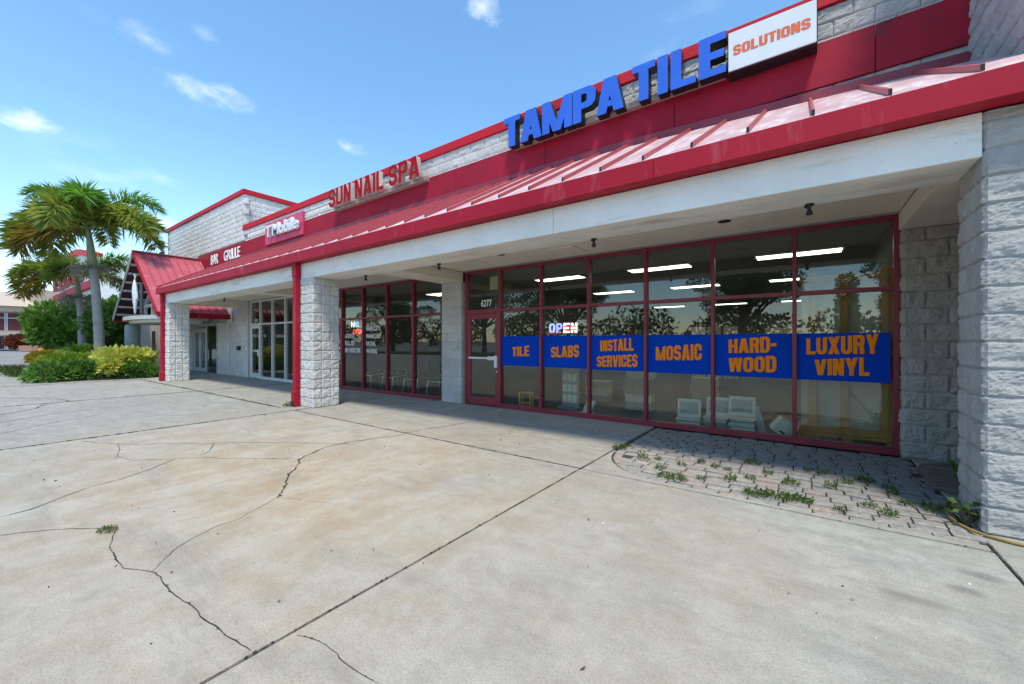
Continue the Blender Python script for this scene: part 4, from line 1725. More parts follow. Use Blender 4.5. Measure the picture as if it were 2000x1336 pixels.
# plain door further along under the porch
rp(MB().box(-30.5, -29.9, 6.69, 6.715, 0, 2.0), 'service_door', 'sign_black')
rp(MB().box(-28.9, -28.5, 6.69, 6.715, 1.2, 1.7), 'notice_board', 'grey_metal')

# ---- gabled porch
GX, GYF, GYB, GA, GE, GH = -22.1, 4.27, 6.52, 5.06, 2.44, 3.4
PO = thing('entrance_porch', 'red metal gabled entrance porch with grey timber struts beside the palms', 'porch', (GX, 5.2, 0))
POO = Vector((-GX, -5.2, 0))


def pp(mb, name, mats, parent=None, smooth=False):
    par = parent or PO
    o = mb.build(name, mats, par, smooth)
    if par is PO:
        o.location = POO
    return o


for s in (-1, 1):
    t = .07
    ex = GX + s * GH
    vs = [(GX, GYF, GA - t * 1.3), (ex, GYF, GE - t), (ex, GYB, GE - t), (GX, GYB, GA - t * 1.3), (GX, GYF, GA), (ex, GYF, GE), (ex, GYB, GE), (GX, GYB, GA)]
    fs = [(0, 3, 2, 1), (4, 5, 6, 7), (0, 1, 5, 4), (1, 2, 6, 5), (2, 3, 7, 6)]
    m = MB()
    for q, f in enumerate(fs):
        m.add([vs[i] for i in f], [(0, 1, 2, 3)], 1 if q == 0 else 0)
    slope = pp(m, 'roof_slope', ['porch_roof', 'timber_dark'])
    for k in range(1, 9):
        yy = GYF + k * (GYB - GYF) / 8.4
        MB().bar((GX + s * .04, yy, GA - .01), (ex - s * .02, yy, GE + .035), .024, .05).build('rib', 'roof_rib', slope)
    # rake board and eave fascia
    pp(MB().bar((GX, GYF - .02, GA - .04), (ex, GYF - .02, GE - .04), .035, .16), 'rake_board', 'red' if s > 0 else 'timber_grey')
    pp(MB().box(min(ex, ex + s * .03), max(ex, ex + s * .03), GYF - .02, GYB, GE - .16, GE + .03), 'eave_fascia', 'red')
    # lookouts under the overhang
    dx, dz = s * GH, GE - GA
    for k in range(1, 8):
        f = k / 8
        px, pz = GX + dx * f, GA + dz * f - .14
        pp(MB().bbox(px - .05, px + .05, GYF + .02, GYF + .85, pz - .06, pz + .03, .004), 'lookout', 'timber_grey')
    pp(MB().bar((GX - s * .0, GYF + .9, GA - .32), (GX + dx * .90, GYF + .9, GE + .02), .12, .16), 'rafter', 'timber_grey')
    pp(MB().bar((GX + s * .55, GYF + .75, 2.46), (GX + s * .55, GYF + .75, 4.0), .10, .12), 'post', 'timber_grey')
    pp(MB().bar((GX + s * 1.9, GYF + .75, 2.46), (GX + s * 1.05, GYF + .75, 3.6), .09, .10), 'strut', 'timber_grey')
    pp(MB().bar((GX + s * 1.45, GYF + .75, 2.46), (GX + s * 1.9, GYF + .75, 3.15), .07, .08), 'strut', 'timber_grey')
pp(MB().bar((GX, GYF - .03, GA + .03), (GX, GYB, GA + .03), .22, .035), 'ridge_cap', 'porch_roof')
pp(MB().bbox(GX - 2.6, GX + 2.6, GYF + .68, GYF + .82, 2.9, 3.02, .006), 'tie_beam', 'timber_grey')
dk = MB()
dk.add([(GX - 3.2, GYF + 1.1, 2.45), (GX + 3.2, GYF + 1.1, 2.45), (GX, GYF + 1.1, GA - .25)], [(0, 1, 2)])
dk.add([(GX - 3.2, GYF + 1.2, 2.45), (GX + 3.2, GYF + 1.2, 2.45), (GX, GYF + 1.2, GA - .25)], [(2, 1, 0)])
pp(dk, 'gable_board', 'timber_dark')
# curved entrance slab in two tiers
def disc(cx, cy, rx, ry, z0, z1, n=48):
    m = MB()
    vs = [(cx + rx * math.cos(2 * math.pi * k / n), cy + ry * math.sin(2 * math.pi * k / n), z) for z in (z0, z1) for k in range(n)]
    fs = [(k, (k + 1) % n, n + (k + 1) % n, n + k) for k in range(n)]
    fs += [tuple(range(n - 1, -1, -1)), tuple(range(n, 2 * n))]
    return m.add(vs, fs)


pp(disc(GX - .2, 5.35, 2.95, 1.25, 2.27, 2.42), 'curved_slab', 'timber_grey')
pp(disc(GX - .2, 5.35, 2.70, 1.05, 2.16, 2.268), 'curved_slab', 'pale_stone')
pp(MB().lathe([(.27, -.02), (.27, 2.08), (.24, 2.16)], GX - 2.55, 4.75, 28), 'round_column', 'blue_grey', smooth=True)
pp(MB().bbox(GX + 3.28, GX + 3.40, 4.42, 4.54, -.02, 2.30, .006), 'post', 'pale_stone')
pp(MB().bbox(-27.9, -27.1, 5.3, 5.9, -.02, 2.7, .02), 'block_pillar', 'block_smooth')

# fish sculpture hanging in the gable
fz = [(2.52, .02, .02), (2.60, .05, .035), (2.75, .09, .05), (2.95, .14, .07), (3.2, .19, .09), (3.45, .19, .095), (3.65, .15, .08), (3.82, .09, .05), (3.92, .04, .03)]
m = MB()
n = 14
vs, fs = [], []
for (z, rx, ry) in fz:
    cxx = .05 * math.sin((z - 2.5) * 3)
    for k in range(n):
        a = 2 * math.pi * k / n
        vs.append((cxx + rx * math.cos(a), ry * math.sin(a), z))
for i in range(len(fz) - 1):
    for k in range(n):
        fs.append((i * n + k, i * n + (k + 1) % n, (i + 1) * n + (k + 1) % n, (i + 1) * n + k))
fs.append(tuple(range(n - 1, -1, -1)))
fs.append(tuple((len(fz) - 1) * n + k for k in range(n)))
FI = thing('fish_sculpture', 'pale blue and white fish sculpture hanging in the porch gable', 'sculpture', (-22.05, GYF + .05, 0))
m.add(vs, fs)
m.build('body', 'fish_white', FI, smooth=True)


def fin(pts, name):
    k = len(pts)
    v = [(x, -.012, z) for x, z in pts] + [(x, .012, z) for x, z in pts]
    f = [tuple(range(k - 1, -1, -1)), tuple(range(k, 2 * k))] + [(i, (i + 1) % k, k + (i + 1) % k, k + i) for i in range(k)]
    MB().add(v, f).build(name, 'fish_white', FI)


fin([(-.02, 3.9), (.04, 3.9), (.22, 4.14), (.05, 4.05), (-.16, 4.16)], 'tail_fin')
fin([(-.16, 3.35), (-.32, 3.15), (-.36, 2.98), (-.26, 3.02), (-.14, 3.08)], 'side_fin')
fin([(.20, 3.42), (.36, 3.28), (.38, 3.10), (.27, 3.14), (.16, 3.2)], 'side_fin')
fin([(-.12, 3.6), (-.24, 3.62), (-.2, 3.45), (-.17, 3.4)], 'back_fin')
bn = MB().bbox(-21.62, -21.22, GYF + .10, GYF + .14, 2.46, 3.72, .006).build('dark_banner', 'sign_black')
tag(bn, 'narrow black vertical panel beside the fish sculpture in the gable', 'panel')

# flood lamps on the restaurant roof edge
for k, zz in enumerate((5.95, 6.45)):
    fl_ = thing('flood_lamp', 'black flood lamp on the left edge of the tall block wall, ' + ('lower one' if k == 0 else 'upper one'), 'flood lamp', (-27.45, 6.5, zz), 0, 'flood lamps on the restaurant wall')
    MB().bbox(-.14, .14, -.16, .02, -.16, .16, .02).build('housing', 'sign_black', fl_)
    MB().bar((0, 0, 0), (.15, .12, -.02), .05, .05).build('bracket', 'grey_metal', fl_)

# ================================================================== SIGNS
YS = YW - .06
t = thing('channel_letter_sign', 'big blue channel letters reading TAMPA TILE on the parapet', 'sign', (-2.8, YS, 5.0))
SO = Vector((2.8, -YS, -5.0))
put('raceway', MB().bbox(-4.68, -.92, YS - .10, YS + .045, 5.20, 5.30, .006).mesh('raceway', 'raceway'), t, SO)
channel_letters(t, 'TAMPA', -4.74 + 2.8, -2.34 + 2.8, -.20, .15, .57, 'sign_blue', 'sign_black', depth=.16, track=.02, fat=True)
channel_letters(t, 'TILE', -2.20 + 2.8, -.88 + 2.8, -.20, .15, .57, 'sign_blue', 'sign_black', depth=.16, track=.06, fat=True)

t = thing('box_sign', 'white box sign reading SOLUTIONS in orange letters', 'sign', (-.365, YS, 5.11))
MB().bbox(-.49, .49, -.26, -.24, .03, .56, .004).build('sign_face', 'sign_white', t)
MB().bbox(-.50, .50, -.239, .03, .02, .57, .006).build('sign_case', 'sign_black', t)
fat_obj('lettering', 'SOLUTIONS', 'sign_orange', t, (0, -.264, .225), .135, .86)

t = thing('channel_letter_sign', 'dull red channel letters reading SUN NAIL SPA on the parapet', 'sign', (-9.08, YS, 5.14))
MB().bbox(-1.90, 1.92, -.12, .04, .03, .13, .006).build('raceway', 'raceway', t)
channel_letters(t, 'SUN NAIL SPA', -1.93, 1.90, -.22, .07, .50, 'sign_red', 'sign_return', depth=.12, word_gap=.28, track=.09, fat=True, sw=.19)

t = thing('panel_sign', 'bright pink panel sign with raised white letters reading T Mobile', 'sign', (-14.25, YS, 4.84))
MB().bbox(-1.30, 1.30, -.06, .03, -.02, .72, .01).build('panel', 'sign_pink', t)
channel_letters(t, 'T Mobile', -.98, 1.22, -.15, .17, .42, 'sign_white', 'sign_white', bold=.03, depth=.10, word_gap=.15, track=.03)

t = thing('letter_sign', 'white flat letters reading BAR GRILLE on the red band', 'sign', (-19.3, YS, 4.67))
channel_letters(t, 'BAR', -1.50, -.74, -.03, .03, .44, 'vinyl_white', 'vinyl_white', bold=.012, depth=.03, track=.08)
channel_letters(t, 'GRILLE', -.07, 1.5, -.03, .03, .44, 'vinyl_white', 'vinyl_white', bold=.012, depth=.03, track=.08)

# lit OPEN sign in the window
t = thing('open_sign', 'lit red white and blue OPEN sign hanging in the tile shop window', 'sign', (-3.78, GY + .10, 1.555))
for ch, x, mt in (('O', -.24, 'neon_blue'), ('P', -.08, 'neon_blue'), ('E', .08, 'neon_white'), ('N', .24, 'neon_white')):
    me = fat_mesh(ch, .19, .02, .17)[0]
    hx = [v.co.x for v in me.vertices]
    kx = .125 / (max(hx) - min(hx))
    for v in me.vertices:
        v.co.x = (v.co.x - (max(hx) + min(hx)) / 2) * kx
    me.name = 'letter'
    me.materials.clear()
    me.materials.append(MATS[mt])
    o = put('letter', me, t, (x, 0, .01))
    if mt == 'neon_white':
        MB().box(x - .055, x + .055, -.014, -.012, .06, .085).build('red_stripe', 'neon_red', t)
        MB().box(x - .055, x + .055, -.014, -.012, .12, .145).build('red_stripe', 'neon_red', t)
    else:
        MB().box(x - .045, x + .045, -.014, -.012, .012, .03).build('red_stripe', 'neon_red', t)
MB().bbox(-.34, .34, .012, .03, -.01, .23, .004).build('backing', 'sign_black', t)
t = thing('open_sign', 'small neon NAILS OPEN sign in the nail salon window', 'sign', (-10.50, GY + .08, 1.62))
for ch, x, mt in (('N', -.26, 'neon_white'), ('A', -.14, 'neon_green'), ('I', -.05, 'neon_blue'), ('L', .05, 'neon_blue'), ('S', .2, 'neon_red')):
    text_obj('letter', ch, mt, t, (x, 0, .20), .17, bold=-.015, depth=.01)
text_obj('letter', 'OPEN', 'neon_red', t, (0, 0, .0), .14, bold=.01, depth=.01)

# ================================================================== LIGHTS AND FITTINGS
for k, (x, y) in enumerate([(a, b) for b in (8.6, 12.0, 15.4, 18.4) for a in (-4.8, -2.45, -.1)]):
    t = thing('ceiling_light', 'long fluorescent ceiling light glowing inside the tile shop', 'ceiling light', (x, y, 2.945), 0, 'ceiling lights in the tile shop')
    MB().bbox(-.64, .64, -.20, .20, -.03, .0, .006).build('frame', 'frame_white', t)
    for s in (-.095, .095):
        MB().box(-.60, .60, s - .075, s + .075, -.036, -.031).build('diffuser', 'tube_light', t)
for k, (x, y) in enumerate([(-9.3, 9.2), (-9.3, 13.0)]):
    t = thing('ceiling_light', 'square lit ceiling panel inside the nail salon', 'ceiling light', (x, y, 2.945), 0, 'ceiling lights in the nail salon')
    MB().bbox(-.62, .62, -.31, .31, -.03, .0, .006).build('frame', 'frame_white', t)
    MB().box(-.58, .58, -.27, .27, -.036, -.031).build('diffuser', 'panel_light', t)

for k, (x, near) in enumerate([(.04, 'above the hardwood window'), (-2.24, 'above the mosaic window'), (-5.13, 'above the shop door'), (-7.25, 'beside the cross beam'), (-14.6, 'before the white framed storefront')]):
    t = thing('lamp_socket', 'bare black lamp socket hanging under the canopy beam ' + near, 'lamp socket', (x, 4.93, 2.749))
    t.scale = (.75, .75, .8)
    MB().lathe([(.05, -.02), (.05, 0)], 0, 0, 16).build('ceiling_plate', 'sign_black', t)
    MB().lathe([(.036, -.13), (.04, -.115), (.018, -.06), (.022, -.02)], 0, 0, 12).build('socket', 'sign_black', t)
    MB().bar((-.055, 0, -.02), (.03, .02, -.085), .014, .014).build('bracket', 'sign_black', t)
for k, (x, y, near) in enumerate([(-.84, 5.86, 'before the mosaic window'), (-4.41, 5.75, 'before the tile window')]):
    t = thing('recessed_downlight', 'round dark recessed downlight in the soffit ' + near, 'downlight', (x, y, 2.964))
    MB().lathe([(.10, -.006), (.10, 0)], 0, 0, 28).build('trim_ring', 'soffit', t)
    MB().lathe([(.078, -.009), (.078, -.0065)], 0, 0, 28).build('lamp_hole', 'dark', t)

# ================================================================== SHOP CONTENTS
def wooden_crate():
    t = thing('wooden_crate', 'tall open timber crate holding a pale panel behind the luxury vinyl window', 'crate', (.46, 7.22, 0))
    for k, x in enumerate((-.36, -.02, .38)):
        MB().bbox(x - .04, x + .04, -.16, -.09, .20, 2.36, .005).build('upright', 'wood', t)
    MB().bbox(.42, .50, -.16, .14, .20, 2.36, .005).build('upright', 'wood', t)
    for z in (.20, 2.28):
        MB().bbox(-.52, .50, -.19, -.161, z - .06, z + .03, .004).build('rail', 'wood', t)
    MB().box(-.50, .41, -.085, -.06, .20, 2.30).build('panel', 'plywood', t)
    MB().bbox(-.54, .54, -.20, .30, .10, .135, .004).build('pallet_deck', 'wood', t)
    for x in (-.46, 0, .46):
        MB().bbox(x - .06, x + .06, -.19, .28, .0, .099, .004).build('pallet_foot', 'wood', t)


wooden_crate()


def tile_stack(x, y, n, near, rz, board):
    t = thing('tile_stack', near, 'tile stack', (x, y, 0), R(rz))
    z = 0.012
    for k in range(n):
        w, d, h = .17 + rng.uniform(-.015, .02), .13 + rng.uniform(-.01, .015), .026
        dx = rng.uniform(-.012, .012)
        MB().bbox(-w + dx, w + dx, -d, d, z, z + h - .004, .003).build('tile', rng.choice(('tile_grey', 'cardboard', 'tile_grey')), t)
        z += h
    if board:
        b = MB().bbox(-.18, .18, -.012, .0, 0, .30, .003).build('display_board', 'cardboard', t, loc=(0, .06, z), rot=(R(-12), 0, 0))
        MB().box(-.14, .14, -.0145, -.0135, .05, .25).build('photo_print', 'tile_grey', b)


tile_stack(-1.55, 7.12, 5, 'low stack of grey tiles with a tall display board, furthest from the crate', 6, True)
tile_stack(-1.14, 7.22, 7, 'middle stack of grey tiles with a display board behind the mosaic window', -4, True)
tile_stack(-.78, 7.10, 9, 'tallest stack of grey tiles behind the hardwood window', 3, True)
t = thing('leaning_slab', 'long pale slab sample leaning by the tile stacks', 'slab', (-.50, 7.15, 0), R(10))
MB().bbox(-.05, .05, -.02, .0, .0, .42, .004).build('slab', 'tile_grey', t, rot=(R(-14), R(-14), 0))
t = thing('tile_box', 'white cardboard box tipped on its corner against the hardwood window', 'box', (-.24, 7.0, .16), R(20))
b = MB().bbox(-.13, .13, -.08, .08, -.11, .11, .004).build('carton', 'cardboard', t, rot=(R(10), R(38), 0))
MB().box(-.04, .04, -.0835, -.0815, -.07, -.045).build('hand_hole', 'sign_black', b)
t = thing('step_stool', 'small wooden stool standing behind the shop door', 'stool', (-4.80, 7.15, 0), R(15))
MB().bbox(-.14, .14, -.11, .11, .30, .325, .004).build('seat', 'wood', t)
for sx in (-1, 1):
    for sy in (-1, 1):
        MB().bbox(sx * .12 - .016, sx * .12 + .016, sy * .09 - .016, sy * .09 + .016, 0, .299, .003).build('leg', 'wood', t)
MB().bbox(-.105, .105, -.10, -.08, .09, .12, .003).build('rail', 'wood', t)
t = thing('sample_rack', 'small tilted white sample rack behind the slabs window', 'rack', (-3.42, 7.15, 0), R(-20))
MB().bbox(-.13, .13, -.10, .10, .0, .03, .003).build('base', 'cardboard', t)
MB().bbox(-.10, .10, -.01, .01, .03, .29, .003).build('sample', 'cardboard', t, rot=(R(-25), R(8), 0))
MB().bbox(-.10, .10, -.01, .01, .03, .25, .003).build('sample', 'tile_grey', t, loc=(.02, .05, 0), rot=(R(-35), R(-6), 0))
for k, (x, y, n_, lb) in enumerate([(-2.75, 8.3, 5, 'tall pile of pale cartons behind the install services window'), (-3.9, 8.9, 3, 'low pile of pale cartons behind the slabs window'), (-1.7, 9.3, 4, 'pile of pale cartons deeper behind the mosaic window')]):
    t = thing('carton_pile', lb, 'cartons', (x, y, 0), R(rng.uniform(-12, 12)))
    for q in range(n_):
        MB().bbox(-.26, .26, -.18, .18, .0, .158, .005).build('carton', rng.choice(('cardboard', 'plywood', 'tile_grey')), t, loc=(rng.uniform(-.03, .03), rng.uniform(-.02, .02), .002 + .16 * q), rot=(0, 0, R(rng.uniform(-4, 4))))
t = thing('brochure_rack', 'slim white brochure rack with small cards behind the slabs window', 'rack', (-3.95, 7.5, 0), R(-12))
MB().bbox(-.22, .22, .02, .05, .05, 1.0, .004).build('back_panel', 'tile_grey', t)
for q in range(3):
    for w_ in range(3):
        MB().box(-.19 + w_ * .13, -.085 + w_ * .13, -.004, .004, .0, .15).build('card', 'vinyl_white', t, loc=(0, .0, .14 + q * .22), rot=(R(-8), 0, 0))
MB().bbox(-.24, .24, -.1, .1, 0, .05, .004).build('foot', 'grey_metal', t)
t = thing('display_table', 'long pale table deep inside the tile shop', 'table', (-4.3, 10.2, 0))
MB().bbox(-1.0, 1.0, -.4, .4, .72, .78, .006).build('table_top', 'sign_white', t)
for sx in (-.92, .92):
    for sy in (-.33, .33):
        MB().bbox(sx - .03, sx + .03, sy - .03, sy + .03, 0, .719, .003).build('leg', 'grey_metal', t)
MB().bbox(-.95, .95, .30, .33, .1, .70, .003).build('modesty_panel', 'tile_grey', t)
for k, (x, y, w, h, mt, lb) in enumerate([(-2.2, 13.5, 1.4, 1.9, 'tile_grey', 'grey tile display wall in the middle of the tile shop'), (-.4, 16, 1.5, 2.1, 'plywood', 'tan sample display wall at the back of the tile shop'), (-5.0, 15, 1.0, 2.0, 'cardboard', 'pale sample display wall near the far side of the tile shop')]):
    t = thing('display_wall', lb, 'display', (x, y, 0))
    MB().bbox(-w / 2, w / 2, -.05, .05, 0, h, .006).build('panel', 'room_wall', t)
    for i in range(3):
        for j in range(4):
            MB().bbox(-w / 2 + .08 + i * (w - .1) / 3, -w / 2 + .02 + (i + 1) * (w - .1) / 3, -.07, -.051, .3 + j * .4, .64 + j * .4, .004).build('sample', rng.choice(('tile_grey', 'plywood', 'cardboard', 'wood')), t)
for k, (x, y, w, lb) in enumerate([(-8.2, 12.5, 1.6, 'dark wall cabinet at the back of the nail salon'), (-15.2, 11.0, 1.8, 'dark cabinet inside the white framed shop')]):
    t = thing('cabinet', lb, 'cabinet', (x, y, 0))
    MB().bbox(-w / 2, w / 2, -.25, .25, 0, 1.1, .01).build('carcass', 'timber_dark', t)
    for q in range(3):
        MB().bbox(-w / 2 + .04 + q * (w - .05) / 3, -w / 2 - .01 + (q + 1) * (w - .05) / 3, -.275, -.251, .08, 1.02, .004).build('cabinet_door', 'room_wall', t)
    MB().bbox(-w / 2 - .03, w / 2 + .03, -.29, .26, 1.101, 1.14, .006).build('worktop', 'tile_grey', t)
for k, (x, y) in enumerate([(-10.35, 7.35), (-9.35, 7.3), (-8.35, 7.25), (-7.4, 7.2)]):
    t = thing('salon_chair', 'black seat chair on bright chrome tube legs in the nail salon', 'chair', (x, y, 0), R(-8 + 6 * k), 'chairs along the nail salon window')
    for sx in (-.24, .24):
        MB().tube([(sx - .05, -.26, .012), (sx, -.24, .40), (sx, -.22, .44), (sx, .20, .44), (sx, .23, .40), (sx + .02, .26, .012)], .016, 8).build('leg', 'chrome', t, smooth=True)
    MB().tube([(-.24, -.24, .40), (.24, -.24, .40)], .015, 8).build('stretcher', 'chrome', t, smooth=True)
    MB().bbox(-.23, .23, -.22, .22, .452, .50, .015).build('seat', 'black_seat', t)
    MB().bbox(-.22, .22, .20, .24, .55, .86, .015).build('backrest', 'black_seat', t)
    MB().tube([(-.2, .225, .45), (-.2, .235, .6)], .010, 6).build('back_stay', 'chrome', t)
    MB().tube([(.2, .225, .45), (.2, .235, .6)], .010, 6).build('back_stay', 'chrome', t)

# ================================================================== HOSE, PLANTS, LITTER
h = MB().tube([(1.03, 5.06, .012), (.985, 5.0, .014), (.955, 4.88, .014), (.935, 4.75, .014), (.93, 4.60, .014), (.95, 4.48, .014), (1.0, 4.37, .014), (1.07, 4.31, .014), (1.16, 4.275, .014), (1.3, 4.25, .014), (1.6, 4.22, .014), (2.2, 4.2, .014)], .0105, 10).build('garden_hose', 'hose', smooth=True)
tag(h, 'yellow brown garden hose curling round the foot of the end pier', 'hose')


def weed_mesh(seed, n, spread, height, leaf, stems=True):
    r = np.random.default_rng(seed)
    P, N = [], []
    for k in range(n):
        a = r.uniform(0, 2 * math.pi)
        d = spread * math.sqrt(r.random())
        hgt = height * (0.15 + 0.85 * r.random()) * (1 - 0.5 * d / max(spread, 1e-6))
        P.append((d * math.cos(a), d * math.sin(a), hgt * r.random() + .004))
        N.append((math.cos(a) * .8, math.sin(a) * .8, .7))
    return leaf_mesh('foliage', P, N, leaf, 'leaf_weed', 0.36, seed)


WM = [weed_mesh(200 + k, 90, .045, .07, .024) for k in range(4)] + [weed_mesh(210 + k, 190, .08, .06, .024) for k in range(3)]
WP = [(-1.96, 5.09), (-1.93, 5.28), (-1.94, 5.2), (-1.29, 4.57), (-1.13, 4.84), (-1.17, 4.34), (-1.05, 4.30), (-0.96, 5.04), (-0.81, 4.98), (-0.48, 5.38), (-0.31, 5.06),
      (-0.68, 4.94), (0.02, 5.4), (-0.11, 4.83), (0.49, 5.35), (0.34, 5.15), (0.65, 5.2), (0.66, 5.05), (0.71, 4.8), (0.84, 4.83), (0.85, 4.71), (-0.13, 4.9),
      (0.15, 5.39), (0.24, 4.29), (-1.57, 4.84), (0.94, 4.80), (-.6, 4.6), (-.85, 4.45), (.45, 4.55), (.2, 4.95), (-.45, 4.75), (.55, 4.4), (-1.4, 4.9)]
for k, (x, y) in enumerate(WP):
    big = k in (0, 1, 5, 6, 9, 13, 14)
    o = put('weed', (WM[4 + k % 3] if big else WM[k % 4]), None, (x, y, -.004), (0, 0, rng.uniform(0, 6)))
    s = rng.uniform(.75, 1.25)
    o.scale = (s, s, s * rng.uniform(.8, 1.4))
    tag(o, 'small green weed sprouting between the brick pavers', 'weed', 'weeds between the pavers')
mm = put('weed', weed_mesh(300, 420, .19, .06, .035), None, (-.20, 4.32, 0), (0, 0, R(8)))
mm.scale = (1.35, .5, 1)
tag(mm, 'widest mat of green weeds spilling over the front edge of the pavers', 'weed')
mm = put('weed', weed_mesh(301, 260, .10, .03, .025), None, (-4.17, .665, 0))
mm.scale = (.75, .55, .8)
tag(mm, 'lone flat weed growing in a crack of the concrete', 'weed')
mm = put('weed', weed_mesh(302, 120, .09, .16, .05), None, (-8.98, 4.22, 0))
tag(mm, 'leafy weed at the foot of the downspout on the middle column', 'weed')


def leafy_plant(name, label, loc, n, hgt, spread, leaf, mat, seed, cat='plant'):
    t = thing(name, label, cat, loc)
    r = random.Random(seed)
    P, N = [], []
    st = MB()
    for k in range(n):
        a = r.uniform(0, 2 * math.pi)
        d = spread * r.uniform(.3, 1)
        hh = hgt * r.uniform(.45, 1)
        tip = Vector((d * math.cos(a), d * math.sin(a), hh))
        st.tube([(0, 0, 0), tip * .5 + Vector((0, 0, hh * .12)), tip], [.006, .004, .002], 5)
        for q in range(4):
            b = r.uniform(0, 6.28)
            P.append(tuple(tip * r.uniform(.6, 1)))
            N.append((math.cos(b), math.sin(b), .25))
    st.build('stem', 'bark', t)
    put('foliage', leaf_mesh('foliage', P, N, leaf, mat, .8, seed), t)


leafy_plant('seedling', 'broad leaved green seedling growing inside the hose loop at the pier', (1.0, 4.50, 0), 10, .21, .11, .055, 'leaf_weed', 5)
leafy_plant('seedling', 'dark leaved seedling in the corner behind the end pier', (1.24, 5.75, -.02), 6, .26, .09, .075, 'leaf_hedge', 6)

# litter: fallen leaf bits and chips nobody could count
r = np.random.default_rng(5)
n = 620
P = np.stack([r.uniform(-9, 2.2, n), np.where(r.random(n) < .45, 6.7 - np.abs(r.normal(0, .45, n)), r.uniform(.3, 6.6, n)), np.full(n, .006)], axis=1)
P = P[(P[:, 0] < 1.0) | (P[:, 1] < 4.2)]
N = np.stack([r.normal(0, 1, len(P)), r.normal(0, 1, len(P)), r.normal(0, .05, len(P))], axis=1)
lm = leaf_mesh('leaf_litter', P, N, r.uniform(.008, .028, len(P)), 'bark', .5, 9, 0.1)
lo = put('leaf_litter', lm)
struct(lo, 'stuff')
n = 260
P = np.stack([r.uniform(-5, 1.3, n), r.uniform(.6, 6.5, n), np.full(n, .004)], axis=1)
N = np.tile(np.array([0, 0, 1.0]), (n, 1))
ch = put('stone_chips', leaf_mesh('stone_chips', P, N, r.uniform(.005, .013, n), 'pale_stone', 1.2, 10, 1.0))
struct(ch, 'stuff')

# ================================================================== PLANTING BED
bed_pts = [(-20.7, 4.45), (-20.5, 3.6), (-20.7, 2.9), (-21.5, 2.2), (-22.8, 1.75), (-25, 1.45), (-30, 1.3), (-36, 1.3), (-36, 5.0), (-28, 5.1), (-24, 4.6)]
m = MB()
n = len(bed_pts)
m.add([(x, y, .002) for x, y in bed_pts] + [(x + .04, y + .03, .06) for x, y in bed_pts], [tuple(range(n - 1, -1, -1)) and tuple(range(n, 2 * n))] + [(i, (i + 1) % n, n + (i + 1) % n, n + i) for i in range(n)])
struct(m.build('planting_bed', 'soil'))


def shrub(name, label, lumps, n, leaf, mat, seed, group=None, aspect=.55, stems=True):
    cx = sum(l[0] for l in lumps) / len(lumps)
    cy = sum(l[1] for l in lumps) / len(lumps)
    t = thing(name, label, 'shrub', (cx, cy, .04), 0, group)
    L = [(l[0] - cx, l[1] - cy, l[2] - .04, l[3], l[4], l[5]) for l in lumps]
    P, N = lump_points(L, n, seed)
    put('foliage', leaf_mesh('foliage', P, N, leaf, mat, aspect, seed), t)
    st = MB()
    rr = random.Random(seed)
    for l in L:
        for k in range(4):
            a = rr.uniform(0, 6.28)
            st.tube([(l[0], l[1], 0), (l[0] + l[3] * .6 * math.cos(a), l[1] + l[4] * .6 * math.sin(a), l[2] + l[5] * .4)], [.02, .008], 5)
    st.build('stem', 'bark', t)
    return t


def lumps_box(x0, x1, y0, y1, z, r, n, seed, zr=.6):
    rr = random.Random(seed)
    return [(rr.uniform(x0, x1), rr.uniform(y0, y1), z * rr.uniform(.75, 1.1), r * rr.uniform(.8, 1.2), r * rr.uniform(.8, 1.2), r * zr * rr.uniform(.8, 1.15)) for _ in range(n)]


shrub('hedge_shrub', 'dark green clipped shrub along the front of the bed under the palms', lumps_box(-22.3, -21.1, 1.95, 3.3, .30, .55, 11, 1), 6500, .15, 'leaf_hedge', 11)
shrub('hedge_shrub', 'dark green rounded shrub next to the red downspout', lumps_box(-21.2, -20.75, 3.75, 4.35, .33, .42, 6, 2), 4200, .13, 'leaf_hedge', 12)
shrub('lime_shrub', 'lime green leafy shrub behind the dark clipped shrub', lumps_box(-23.6, -22.4, 2.35, 3.1, .55, .46, 8, 3), 3600, .20, 'leaf_lime', 13)
shrub('croton_shrub', 'bright yellow variegated shrub under the porch', lumps_box(-22.9, -21.3, 3.55, 4.5, .74, .46, 10, 4), 3400, .23, 'leaf_yellow', 14)
shrub('croton_shrub', 'small yellow shrub patch spilling over the front of the hedge', lumps_box(-20.95, -20.75, 3.3, 3.5, .45, .26, 4, 5), 800, .18, 'leaf_yellow', 15)
shrub('orange_shrub', 'orange green shrub at the far tip of the bed', lumps_box(-25.2, -24.4, 2.0, 2.5, .72, .40, 5, 6), 3000, .14, 'leaf_orange', 16)
shrub('green_shrub', 'mid green broad leaved shrub round the palm trunks', lumps_box(-26.8, -24.3, 2.9, 4.2, .75, .60, 9, 7), 7000, .16, 'leaf_tree', 17)
shrub('ground_shrub', 'low dark creeping plant at the pointed end of the bed', lumps_box(-23.8, -22.6, 1.7, 1.95, .08, .28, 6, 8, .45), 3000, .06, 'leaf_hedge', 18)
# rough grass at the bed tip
r = np.random.default_rng(31)
n = 1800
P = np.stack([r.uniform(-31, -24.5, n), 1.55 + r.normal(0, .16, n), np.full(n, .01)], axis=1)
N = np.stack([r.normal(0, .3, n), r.normal(0, .3, n), np.full(n, 1.6)], axis=1)
g = put('rough_grass', leaf_mesh('rough_grass', P, N, r.uniform(.08, .34, n), 'leaf_weed', .06, 32))
struct(g, 'stuff')
sk = MB().bar((-25.4, 1.75, 0), (-24.9, 1.95, .72), .035, .035).build('stake', 'sign_black')
tag(sk, 'thin black stake leaning out of the rough grass by the bed', 'stake')

